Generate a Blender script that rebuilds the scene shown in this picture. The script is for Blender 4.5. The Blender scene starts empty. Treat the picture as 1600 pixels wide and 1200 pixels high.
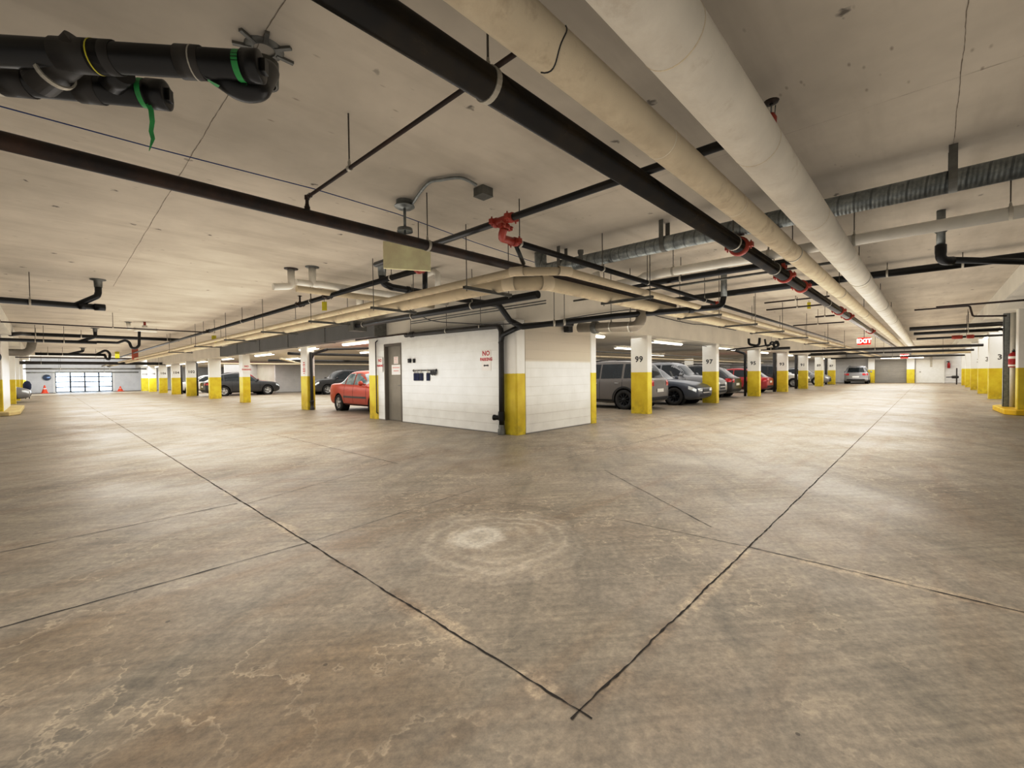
import bpy, bmesh, math, random
from math import sin, cos, tan, pi, radians, sqrt, atan2, degrees
from mathutils import Vector as V, Matrix
from mathutils.bvhtree import BVHTree
random.seed(7)
C = bpy.context.scene.collection
H = 1.28            # eye height
ZC = 3.30           # main slab soffit
ZS = 2.42           # lowered slab over the stalls

# ------------------------------------------------------------------ camera
F = 691.5
def vp(px, py): return V((px-800, -(py-600), -F)).normalized()
_u = vp(1453, 577); _v = vp(68, 593); _v = (_v-_u*_v.dot(_u)).normalized(); _w = _u.cross(_v)
ROT = Matrix((_u, _v, _w))            # camera -> world
cam = bpy.data.cameras.new('camera'); camo = bpy.data.objects.new('camera', cam); C.objects.link(camo)
cam.sensor_fit = 'HORIZONTAL'; cam.sensor_width = 36; cam.lens = F/1600*36; cam.clip_end = 300; cam.clip_start = .05
camo.matrix_world = Matrix.Translation((0, 0, H)) @ ROT.to_4x4()
bpy.context.scene.camera = camo
def ray(px, py): return ROT @ V((px-800, -(py-600), -F))
def pz(px, py, z=0.):                 # where the sight line of a photo point meets a level plane
    d = ray(px, py); t = (z-H)/d.z; return V((d.x*t, d.y*t, z))
def pX(px, py, x):
    d = ray(px, py); t = x/d.x; return V((x, d.y*t, H+d.z*t))
def pY(px, py, y):
    d = ray(px, py); t = y/d.y; return V((d.x*t, y, H+d.z*t))

# ------------------------------------------------------------------ materials
def lin(c): return c/12.92 if c <= .04045 else ((c+.055)/1.055)**2.4
def rgb(h):
    h = h.lstrip('#'); return tuple(lin(int(h[i:i+2], 16)/255) for i in (0, 2, 4))+(1,)
class NT:
    def __init__(s, name):
        s.m = bpy.data.materials.new(name); s.m.use_nodes = True; s.t = s.m.node_tree
        s.b = s.t.nodes['Principled BSDF']
        g = s.t.nodes.new('ShaderNodeNewGeometry'); s.P = g.outputs['Position']; s.Nrm = g.outputs['Normal']
    def n(s, typ, **k):
        o = s.t.nodes.new(typ)
        for a, b in k.items(): setattr(o, a, b)
        return o
    def put(s, sock, v):
        if hasattr(v, 'is_output') : s.t.links.new(v, sock)
        else: sock.default_value = v
    def math(s, op, a, b=None, c=None, clamp=False):
        o = s.n('ShaderNodeMath', operation=op, use_clamp=clamp); s.put(o.inputs[0], a)
        if b is not None: s.put(o.inputs[1], b)
        if c is not None: s.put(o.inputs[2], c)
        return o.outputs[0]
    def vmath(s, op, a, b=None):
        o = s.n('ShaderNodeVectorMath', operation=op); s.put(o.inputs[0], a)
        if b is not None: s.put(o.inputs[1], b)
        return o.outputs['Value'] if op in ('DOT_PRODUCT', 'LENGTH', 'DISTANCE') else o.outputs[0]
    def noise(s, scale, detail=4, rough=.55, vec=None, dist=0.):
        o = s.n('ShaderNodeTexNoise'); s.put(o.inputs['Vector'], vec or s.P)
        o.inputs['Scale'].default_value = scale; o.inputs['Detail'].default_value = detail
        o.inputs['Roughness'].default_value = rough; o.inputs['Distortion'].default_value = dist
        return o.outputs[0]
    def noise3(s, scale, detail=4, rough=.55, vec=None):
        o = s.n('ShaderNodeTexNoise'); s.put(o.inputs['Vector'], vec or s.P)
        o.inputs['Scale'].default_value = scale; o.inputs['Detail'].default_value = detail; o.inputs['Roughness'].default_value = rough
        q = s.n('ShaderNodeSeparateColor'); s.put(q.inputs[0], o.outputs['Color']); return q.outputs[0], q.outputs[1], q.outputs[2]
    def scl(s, v, vec=None):
        return s.vmath('MULTIPLY', vec or s.P, v)
    def ramp(s, f, stops):
        o = s.n('ShaderNodeValToRGB'); s.put(o.inputs[0], f); e = o.color_ramp.elements
        while len(e) < len(stops): e.new(.5)
        for k, (p, c) in zip(e, stops):
            k.position = p; k.color = c if isinstance(c, tuple) else (c, c, c, 1)
        return o.outputs[0]
    def mix(s, f, a, b, blend='MIX'):
        o = s.n('ShaderNodeMix', data_type='RGBA', blend_type=blend); s.put(o.inputs[0], f); s.put(o.inputs[6], a); s.put(o.inputs[7], b)
        return o.outputs[2]
    def bump(s, h, strength=.3, dist=.01):
        o = s.n('ShaderNodeBump'); o.inputs['Strength'].default_value = strength; o.inputs['Distance'].default_value = dist
        s.put(o.inputs['Height'], h); s.t.links.new(o.outputs[0], s.b.inputs['Normal'])
    def xyz(s):
        o = s.n('ShaderNodeSeparateXYZ'); s.put(o.inputs[0], s.P); return o.outputs
    def seg(s, p0, p1, w, vec=None):
        p0, p1 = V((*p0, 0)), V((*p1, 0)); t = (p1-p0); L = t.length; t.normalize(); nn = V((-t.y, t.x, 0))
        q = vec or s.P
        d = s.math('ABSOLUTE', s.math('SUBTRACT', s.vmath('DOT_PRODUCT', q, nn), p0.dot(nn)))
        a = s.math('SUBTRACT', s.vmath('DOT_PRODUCT', q, t), p0.dot(t))
        k = s.math('SUBTRACT', 1.0, s.math('DIVIDE', d, w), clamp=True)
        inside = s.math('MULTIPLY', s.math('GREATER_THAN', a, 0.), s.math('LESS_THAN', a, L))
        return s.math('MULTIPLY', k, inside)
    def out(s, col=None, rough=.6, metal=0., spec=None):
        if col is not None: s.put(s.b.inputs['Base Color'], col)
        s.put(s.b.inputs['Roughness'], rough); s.put(s.b.inputs['Metallic'], metal)
        if spec is not None: s.b.inputs['Specular IOR Level'].default_value = spec
        return s.m
def simple(name, hexc, rough=.5, metal=0., var=.12, sc=6., spec=None, bump=0., bsc=60.):
    t = NT(name); c = rgb(hexc)
    lo = tuple(x*(1-var) for x in c[:3])+(1,); hi = tuple(min(1, x*(1+var)) for x in c[:3])+(1,)
    col = t.ramp(t.noise(sc), [(.3, lo), (.7, hi)])
    if bump: t.bump(t.noise(bsc), bump, .004)
    return t.out(col, rough, metal, spec)
def emit(name, hexc, s):
    t = NT(name); t.b.inputs['Base Color'].default_value = rgb(hexc)
    t.b.inputs['Emission Color'].default_value = rgb(hexc); t.b.inputs['Emission Strength'].default_value = s; t.m.cycles.emission_sampling = 'NONE'
    return t.m

FJ = [((1.365, .90), (1.375, 7), .011), ((1.375, 7), (1.58, 56), .010), ((1.31, .955), (3.5, .95), .011), ((3.5, .95), (56, .9), .0095),
      ((-11, 3.56), (1.365, 3.47), .010), ((1.365, 3.47), (3.4, 3.7), .005), ((-11, 4.35), (1.32, 5.1), .009),
      ((1.36, 5.0), (4.4, 6.0), .005), ((3.49, -9), (3.5, .95), .009), ((3.5, .95), (3.41, 2.0), .006), ((3.41, 2.), (2.9, 3.9), .003),
      ((3.5, 5.6), (3.5, 34), .008), ((3.75, 1.3), (5.04, 3.1), .006), ((5.0, 4.0), (7.5, 3.9), .006), ((7.5, 3.9), (40, 3.2), .008)]
CJ = [((.93, 2), (1.1, 13), .005), ((2.9, -.14), (6.2, -.14), .005), ((-6, 12.1), (6.6, 12.3), .005), ((1.2, 1.3), (6.5, 1.3), .0025), ((4.4, -6), (4.4, 6), .0025),
      ((-6, 5.9), (1.2, 5.9), .0025), ((-6, 18), (6, 18), .004), ((12, -1), (12, 6), .004), ((20, -1), (20, 6), .005)]
def ragged(mb, p0, p1, w, z, step=.035, rag=.85, wob=.0025):
    """a worn saw cut: a narrow strip of varying width"""
    p0, p1 = V((*p0, z)), V((*p1, z)); L = (p1-p0).length; t = (p1-p0)/L; n = V((-t.y, t.x, 0)); rows = []; x = 0.; k = 0
    while True:
        f = min(x/L, 1.); c = p0+t*(L*f)+n*(wob*sin(x*2.1+k*.3)+random.uniform(-wob, wob)*.5)
        rows.append([c-n*w*random.uniform(1-rag, 1+rag*.4)*.5, c+n*w*random.uniform(1-rag, 1+rag*.4)*.5])
        if f >= 1: break
        x += step*(1+x*.12); k += 1
    mb.sheet(rows, False)

def mat_floor():
    t = NT('concrete_floor')
    A, A2, A3 = t.noise3(.62, 4, .6); mid, m2, m3 = t.noise3(2.6, 5, .62); fine = t.noise(24, 5, .78)
    sx = t.noise(1., 4, .6, t.scl((.22, 2.4, 1))); 
    dg = t.n('ShaderNodeCombineXYZ'); t.put(dg.inputs[0], t.math('MULTIPLY', t.vmath('DOT_PRODUCT', t.P, (.8, .6, 0)), .45)); t.put(dg.inputs[1], t.math('MULTIPLY', t.vmath('DOT_PRODUCT', t.P, (-.6, .8, 0)), 3.2))
    sy = t.noise(1., 5, .68, dg.outputs[0])
    col = t.ramp(mid, [(.2, rgb('#847e75')), (.5, rgb('#979086')), (.85, rgb('#aca499'))])
    col = t.mix(t.math('MULTIPLY', t.ramp(A, [(.38, 0.), (.64, 1.)]), .45), col, rgb('#7f7c74'))
    col = t.mix(t.math('MULTIPLY', t.ramp(sx, [(.52, 0.), (.7, 1.)]), .36), col, rgb('#7c6449'))
    col = t.mix(t.math('MULTIPLY', t.ramp(sy, [(.5, 0.), (.7, 1.)]), .5), col, rgb('#6b6861'))
    st = t.math('ADD', t.math('MULTIPLY', A2, .72), t.math('MULTIPLY', m2, .28))
    col = t.mix(t.math('MULTIPLY', t.ramp(st, [(.52, 0.), (.68, 1.)]), .32), col, rgb('#756049'))
    # rust-brown patches seen near the camera's left
    for (cx, cy, rr, k) in ((.55,1.75,.75,.5),(.15,3.0,.5,.4),(1.9,5.2,.6,.35),(4.2,4.6,.7,.25),(1.6,3.2,.25,.4)):
        d = t.math('ADD', t.vmath('LENGTH', t.vmath('MULTIPLY', t.vmath('SUBTRACT', t.P, (cx, cy, 0)), (1/rr, 1/rr, 0))), t.math('MULTIPLY', t.math('SUBTRACT', A2, .5), 2.2))
        col = t.mix(t.math('MULTIPLY', t.ramp(d, [(.45, k), (1., 0.)]), t.ramp(m3, [(.3, .55), (.7, 1.)])), col, rgb('#76603f'))
    wob = t.noise(1.5, 6, .6)
    tr = t.ramp(t.math('ABSOLUTE', t.math('SUBTRACT', wob, .5)), [(.0, 1.), (.010, 0.)])
    col = t.mix(t.math('MULTIPLY', t.math('MULTIPLY', tr, t.ramp(A3, [(.46, 0.), (.58, 1.)])), .42), col, rgb('#c5bcad'))
    # finer scuffs lying across the turn of the two aisles
    dg2 = t.n('ShaderNodeCombineXYZ'); t.put(dg2.inputs[0], t.math('MULTIPLY', t.vmath('DOT_PRODUCT', t.P, (.75, -.66, 0)), 1.3)); t.put(dg2.inputs[1], t.math('MULTIPLY', t.vmath('DOT_PRODUCT', t.P, (.66, .75, 0)), 15.))
    sc = t.noise(1., 4, .7, dg2.outputs[0])
    col = t.mix(t.math('MULTIPLY', t.ramp(A, [(.35, .25), (.6, .75)]), .75), col, t.ramp(sc, [(.3, rgb('#98938b')), (.7, rgb('#dcd7cd'))]), 'OVERLAY')
    # dried puddle: broken pale rings round a whiter middle
    dv = t.vmath('MULTIPLY', t.vmath('SUBTRACT', t.P, (2.42, 2.46, 0)), (1.0, 1.0, 0))
    r = t.math('ADD', t.vmath('LENGTH', dv), t.math('ADD', t.math('MULTIPLY', t.math('SUBTRACT', m2, .5), .42), t.math('MULTIPLY', t.math('SUBTRACT', A2, .5), .5)))
    fr = t.math('ABSOLUTE', t.math('SUBTRACT', t.math('FRACT', t.math('MULTIPLY', r, 6.5)), .5))
    line = t.ramp(fr, [(.0, 1.), (.2, .35), (.34, .1)])
    fall = t.ramp(r, [(.0, .2), (.3, .48), (.55, .52), (.66, .52), (.70, 0.)])
    pm = t.math('MULTIPLY', t.math('MULTIPLY', fall, line), t.ramp(mid, [(.35, .35), (.6, 1.)]))
    col = t.mix(pm, col, rgb('#c6c0b6'))
    col = t.mix(t.ramp(r, [(.60, .22), (.68, 0.)]), col, rgb('#a9a297'))
    core = t.math('ADD', t.vmath('LENGTH', t.vmath('MULTIPLY', t.vmath('SUBTRACT', t.P, (2.33, 2.58, 0)), (1., 1., 0))), t.math('MULTIPLY', t.math('SUBTRACT', m3, .5), .36))
    col = t.mix(t.ramp(core, [(.0, .25), (.1, .45), (.17, .68), (.21, .4), (.24, .1), (.27, 0.)]), col, rgb('#cbc8c2'))
    # pale bloom beside the joints
    halo = 0.
    for p0, p1, w, k in (((1.37, 1.0), (1.37, 6.5), .10, .9), ((1.35, .95), (3.5, .95), .08, .8), ((3.5, -2.5), (3.5, .9), .09, .8)):
        h1 = t.math('MULTIPLY', t.seg(p0, p1, w), k); halo = h1 if halo == 0. else t.math('MAXIMUM', halo, h1)
    hz = t.math('MULTIPLY', halo, t.ramp(t.math('ADD', t.math('MULTIPLY', m2, .5), t.math('MULTIPLY', A3, .5)), [(.47, 0.), (.54, 1.)]))
    col = t.mix(t.math('MULTIPLY', t.ramp(hz, [(.12, 0.), (.4, .6)]), t.ramp(fine, [(.35, .4), (.6, 1.)])), col, rgb('#bfb29f'))
    hd = t.math('MULTIPLY', halo, t.ramp(m3, [(.5, 0.), (.62, .6)])); col = t.mix(hd, col, rgb('#65503a'))
    col = t.mix(.5, col, t.ramp(fine, [(.3, rgb('#878178')), (.7, rgb('#e6dfd3'))]), 'OVERLAY')
    vo = t.n('ShaderNodeTexVoronoi'); vo.inputs['Scale'].default_value = 3.2; t.put(vo.inputs['Vector'], t.P)
    col = t.mix(t.math('MULTIPLY', t.math('LESS_THAN', vo.outputs['Distance'], .035), .6), col, rgb('#3c332a'))
    t.bump(t.math('ADD', t.math('MULTIPLY', mid, .5), t.math('MULTIPLY', fine, .2)), .35, .006)
    return t.out(col, t.ramp(A3, [(.35, .40), (.65, .6)]), 0, .4)

def mat_ceiling():
    t = NT('concrete_ceiling')
    A, A2, A3 = t.noise3(.8, 5, .6)
    col = t.ramp(A, [(.3, rgb('#b6aea1')), (.7, rgb('#cdc5b8'))])
    st = t.noise(1., 4, .6, t.scl((.5, 3, 1)))
    col = t.mix(t.math('MULTIPLY', t.ramp(st, [(.5, 0.), (.75, 1.)]), .34), col, rgb('#9c9283'))
    vo = t.n('ShaderNodeTexVoronoi'); vo.inputs['Scale'].default_value = 2.1
    wn = t.n('ShaderNodeTexNoise'); wn.inputs['Scale'].default_value = 22; t.put(wn.inputs['Vector'], t.P); wn.inputs['Detail'].default_value = 1
    q = t.vmath('ADD', t.P, t.vmath('MULTIPLY', t.vmath('SUBTRACT', wn.outputs['Color'], (.5, .5, .5)), (.12, .04, 0)))
    t.put(vo.inputs['Vector'], q)
    sp = t.math('MULTIPLY', t.ramp(vo.outputs['Distance'], [(.04, 1.), (.085, 0.)]), t.math('GREATER_THAN', A2, .44))
    col = t.mix(t.math('MULTIPLY', sp, .75), col, rgb('#463c31'))
    vo2 = t.n('ShaderNodeTexVoronoi'); vo2.inputs['Scale'].default_value = 7.; t.put(vo2.inputs['Vector'], t.scl((.5, 1.4, 1)))
    sp2 = t.math('MULTIPLY', t.ramp(vo2.outputs['Distance'], [(.03, 1.), (.12, 0.)]), t.ramp(A3, [(.44, 0.), (.56, .6)]))
    col = t.mix(sp2, col, rgb('#7d6d5a'))
    t.bump(t.noise(14, 3), .12, .006)
    return t.out(col, .85, 0, .2)

def mat_block(axis, tone='#e3e3e0', beige=None):
    """painted concrete block: courses every 0.2 m with faint upright joints"""
    t = NT('painted_block_'+axis)
    x, y, z = t.xyz(); a = y if axis == 'y' else x
    col = t.ramp(t.noise(3, 5), [(.3, rgb(tone)), (.7, tuple(min(1, c*1.10) for c in rgb(tone)[:3])+(1,))])
    fz = t.math('FRACT', t.math('DIVIDE', z, .2)); row = t.math('FLOOR', t.math('DIVIDE', z, .2))
    off = t.math('MULTIPLY', t.math('FRACT', t.math('MULTIPLY', row, .5)), .4)
    fa = t.math('FRACT', t.math('DIVIDE', t.math('ADD', a, off), .4))
    hz = t.math('LESS_THAN', t.math('ABSOLUTE', t.math('SUBTRACT', fz, .5)), .5)
    j1 = t.ramp(t.math('ABSOLUTE', t.math('SUBTRACT', fz, .0)), [(.0, 1.), (.045, 0.)])
    j2 = t.math('MULTIPLY', t.ramp(fa, [(.0, 1.), (.022, 0.)]), .35)
    j = t.math('MAXIMUM', j1, j2)
    var = t.ramp(t.noise(1.4, 3), [(.35, .2), (.65, .75)])
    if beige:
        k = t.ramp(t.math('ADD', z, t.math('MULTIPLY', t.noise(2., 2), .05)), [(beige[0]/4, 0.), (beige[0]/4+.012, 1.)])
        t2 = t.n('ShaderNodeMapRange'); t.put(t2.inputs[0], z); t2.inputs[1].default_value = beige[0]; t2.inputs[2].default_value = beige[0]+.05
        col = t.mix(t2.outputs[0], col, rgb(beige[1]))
    low = t.n('ShaderNodeMapRange'); t.put(low.inputs[0], z); low.inputs[1].default_value = .03; low.inputs[2].default_value = .0
    col = t.mix(t.math('MULTIPLY', j, t.math('MULTIPLY', var, .45)), col, rgb('#8e8a82'))
    col = t.mix(low.outputs[0], col, rgb('#3b342b'))
    t.bump(t.math('SUBTRACT', t.math('MULTIPLY', t.noise(50, 4), .25), j), .5, .006)
    return t.out(col, .6)

def mat_column(split=1.29, white='#e6e4de', pier=False):
    t = NT('column_paint'); x, y, z = t.xyz()
    col = t.ramp(t.noise(4, 4), [(.3, rgb(white)), (.7, tuple(min(1, c*1.05) for c in rgb(white)[:3])+(1,))])
    yl = t.ramp(t.noise(3, 5), [(.3, rgb('#ccb424')), (.7, rgb('#dccb3a'))])
    dirt = t.n('ShaderNodeMapRange'); t.put(dirt.inputs[0], z); dirt.inputs[1].default_value = .5; dirt.inputs[2].default_value = .0
    yl = t.mix(t.math('MULTIPLY', dirt.outputs[0], t.ramp(t.noise(7, 5), [(.45, 0.), (.7, .6)])), yl, rgb('#8a7430'))
    zz = t.math('ADD', z, t.math('MULTIPLY', t.math('SUBTRACT', t.noise(30, 2), .5), .012))
    k = t.math('LESS_THAN', zz, split)
    if pier:
        nv = t.n('ShaderNodeSeparateXYZ'); t.put(nv.inputs[0], t.Nrm); k = t.math('MULTIPLY', k, t.math('LESS_THAN', nv.outputs[1], -.5))  # long face kept white: door glare on the yellow put into the paint
    col = t.mix(k, col, yl)
    t.bump(t.noise(40, 4), .15, .004)
    return t.out(col, .36)

def mat_insul(name, base='#d9c9a4', stain='#8d6a3c', amt=.5, ring=None):
    t = NT(name)
    col = t.ramp(t.noise(2.2, 5), [(.3, tuple(c*.86 for c in rgb(base)[:3])+(1,)), (.7, rgb(base))])
    col = t.mix(t.math('MULTIPLY', t.ramp(t.noise(3.1, 6, .65), [(.60, 0.), (.74, 1.)]), amt), col, rgb(stain))
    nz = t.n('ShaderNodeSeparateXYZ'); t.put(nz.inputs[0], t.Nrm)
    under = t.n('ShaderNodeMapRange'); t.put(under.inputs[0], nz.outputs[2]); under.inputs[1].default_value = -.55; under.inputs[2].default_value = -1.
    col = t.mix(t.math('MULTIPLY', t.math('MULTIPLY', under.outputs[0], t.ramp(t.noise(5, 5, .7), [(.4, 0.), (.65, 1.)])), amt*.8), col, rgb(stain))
    t.bump(t.noise(180, 2), .25, .003)
    return t.out(col, .75, 0, .25)

def mat_steel(name, base, rust, amt, rough=.45, metal=.5):
    t = NT(name)
    n1 = t.noise(3.5, 6, .65)
    col = t.mix(t.math('MULTIPLY', t.ramp(n1, [(.42, 0.), (.68, 1.)]), amt), rgb(base), rgb(rust))
    col = t.mix(t.math('MULTIPLY', t.ramp(t.noise(22, 5, .7), [(.55, 0.), (.7, 1.)]), amt*.7), col, tuple(c*.45 for c in rgb(rust)[:3])+(1,))
    t.bump(t.noise(70, 4), .15, .003)
    return t.out(col, rough, metal)

def mat_duct():
    t = NT('galvanized_spiral'); x, y, z = t.xyz()
    ph = t.math('FRACT', t.math('ADD', t.math('MULTIPLY', y, 7.5), t.math('MULTIPLY', t.math('ADD', z, x), .9)))
    seam = t.math('LESS_THAN', ph, .14)
    fine = t.math('SINE', t.math('MULTIPLY', t.math('ADD', y, t.math('MULTIPLY', z, .12)), 190.))
    col = t.ramp(t.noise(9, 5, .7), [(.25, rgb('#6b6f70')), (.5, rgb('#8f9493')), (.75, rgb('#b7bbb8'))])
    col = t.mix(t.math('MULTIPLY', seam, .55), col, rgb('#54585a'))
    t.bump(t.math('ADD', t.math('MULTIPLY', seam, 1.), t.math('MULTIPLY', fine, .12)), .6, .008)
    return t.out(col, .38, .75)

M = {}
def build_mats():
    M['floor'] = mat_floor(); M['ceil'] = mat_ceiling()
    M['cut'] = simple('joint_dark', '#2c241c', .9, 0, .3, 30.); M['ccut'] = simple('joint_grey', '#7d6f5d', .9, 0, .2, 30.); M['spall'] = simple('joint_pale', '#b8a893', .9, 0, .2, 9.)
    M['slab'] = simple('painted_slab', '#d2cdc2', .8, 0, .07, 1.2, .2)
    M['slabw'] = simple('white_slab', '#d9d6cd', .8, 0, .05, 1.2, .2)
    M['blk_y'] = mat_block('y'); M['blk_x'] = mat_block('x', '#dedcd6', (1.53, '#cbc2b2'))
    M['blk_far'] = mat_block('z', '#d5d4d2')
    M['wallw'] = simple('white_wall', '#dcdad5', .7, 0, .05, 2.)
    M['col'] = mat_column(); M['pier'] = mat_column(pier=True); M['kerbp'] = simple('pale_kerb', '#c6b482', .7, 0, .15, 3.)
    M['yellow'] = simple('yellow_paint', '#d9b712', .55, 0, .12, 4.)
    M['white'] = simple('white_paint', '#e8e6e0', .5, 0, .04)
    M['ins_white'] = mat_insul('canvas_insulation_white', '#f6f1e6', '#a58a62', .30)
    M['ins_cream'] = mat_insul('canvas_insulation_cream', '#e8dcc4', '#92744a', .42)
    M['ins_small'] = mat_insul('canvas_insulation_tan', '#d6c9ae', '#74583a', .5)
    M['pvcw'] = simple('white_pvc', '#e4e1d8', .4, 0, .05)
    M['abs'] = simple('black_plastic_pipe', '#100f0f', .33, 0, .5, 5., .45)
    M['absd'] = simple('dusty_black_pipe', '#2c2824', .5, 0, .5, 4.)
    M['blk'] = mat_steel('black_steel', '#0f0e0e', '#4a3d2a', .25, .33, .2)
    M['rust'] = mat_steel('rusty_steel', '#1f1815', '#4d3323', .8, .55, .25)
    M['brn'] = mat_steel('brown_steel', '#2c2019', '#4b3225', .6, .55, .2)
    M['main'] = mat_steel('fire_main', '#1b1815', '#5e4c30', .22, .24, .45)
    M['red'] = mat_steel('red_iron', '#a03424', '#d06a50', .35, .45, .05)
    M['galv'] = simple('galvanized', '#8d908e', .4, .7, .25, 14.)
    M['galvd'] = simple('dull_galvanized', '#6d6c66', .5, .5, .25, 10.)
    M['duct'] = mat_duct()
    M['strap'] = simple('grey_strap', '#b9b4a8', .45, .3, .1)
    M['rod'] = simple('threaded_rod', '#5d564c', .5, .5, .2, 30.)
    M['cable'] = simple('blue_cable', '#2c3f78', .5, 0, .1)
    M['wire'] = simple('dark_wire', '#24211f', .6, 0, .1)
    M['tape'] = simple('green_tape', '#2f9a4d', .5, 0, .2, 20.)
    M['tag'] = simple('yellow_tag', '#c9c02a', .5, 0, .08)
    M['door'] = simple('taupe_door', '#8d877b', .45, 0, .05)
    M['doorf'] = simple('dark_frame', '#6c645a', .5, 0, .08)
    M['sign'] = simple('sign_white', '#e9e4df', .5, 0, .03)
    M['signred'] = simple('sign_red', '#b5343a', .5, 0, .03)
    M['ink'] = simple('stencil_grey', '#4b4a48', .6, 0, .08)
    M['black'] = simple('black_plastic', '#0d0d0e', .45, 0, .2)
    M['navy'] = simple('navy_cloth', '#1d2444', .8, 0, .2)
    M['board'] = simple('yellowed_panel', '#fbf2c8', .6, 0, .14, 5.)
    M['tube'] = emit('lit_tube', '#fff8ea', 5.)
    M['exit'] = emit('exit_red', '#f02a1e', .9)
    M['exitw'] = emit('exit_letters', '#ffe6dc', 3.)
    M['cone'] = simple('orange_cone', '#e3562a', .5, 0, .1)
    M['dframe'] = simple('door_black_frame', '#1a1a1c', .5, 0, .1)
    M['ext'] = simple('extinguisher_red', '#a81a1a', .3, 0, .08)
    M['lino'] = simple('grey_shutter', '#a19d95', .5, .1, .06, 2.)
    # cars
    def paint(n, h, metal=.1, rough=.32, dust=.15):
        t = NT('car_'+n); c = rgb(h)
        x, y, z = t.xyz()
        dd = t.n('ShaderNodeMapRange'); t.put(dd.inputs[0], z); dd.inputs[1].default_value = .75; dd.inputs[2].default_value = .2
        k = t.math('MULTIPLY', t.math('ADD', t.math('MULTIPLY', dd.outputs[0], .8), .2), t.math('MULTIPLY', t.noise(4, 5), dust*2))
        col = t.mix(k, c, rgb('#9c9284'))
        t.b.inputs['Coat Weight'].default_value = .12; t.b.inputs['Coat Roughness'].default_value = .1
        M['car_'+n] = t.out(col, rough, metal)
    paint('orange', '#c04a2c', .1); paint('dark', '#303031', .15); paint('grey', '#6d6864', .2); paint('blue', '#4a505b', .25, .3, .08)
    paint('white', '#dcdad6', .05); paint('black', '#161618', .1); paint('red', '#a3232a', .2); paint('silver', '#8f9093', .25)
    g = NT('car_glass'); M['glass'] = g.out(g.ramp(g.noise(2), [(.3, rgb('#10161a')), (.7, rgb('#1c262b'))]), .10, .0, .4)
    g = NT('car_glass_pale'); M['glassp'] = g.out(g.ramp(g.noise(2.5), [(.35, rgb('#5f777e')), (.65, rgb('#b3c2c4'))]), .08, .1, .8)
    M['tyre'] = simple('tyre_rubber', '#22201e', .8, 0, .25, 12.); M['rim'] = simple('alloy', '#b9b8b5', .35, .6, .08)
    M['rimd'] = simple('dark_alloy', '#232427', .35, .5, .1)
    M['trim'] = simple('black_trim', '#1d1d1e', .6, 0, .1); M['chrome'] = simple('chrome', '#cfcfcf', .15, .9, .04)
    M['lampr'] = simple('tail_red', '#b5161a', .15, 0, .1, 6., .7); M['lampw'] = simple('head_clear', '#cfd4d6', .1, .2, .1, 6., .7)
    M['plate'] = simple('plate_white', '#d9d8d2', .4, 0, .05); M['wellm'] = simple('well_black', '#0a0a0a', .9, 0, .1)
    # garage door glazing
    t = NT('door_glazing'); t.b.inputs['Base Color'].default_value = rgb('#eef5fa'); t.b.inputs['Roughness'].default_value = .25
    t.b.inputs['Transmission Weight'].default_value = .9; t.b.inputs['IOR'].default_value = 1.05
    M['pane'] = t.m
build_mats()

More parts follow.
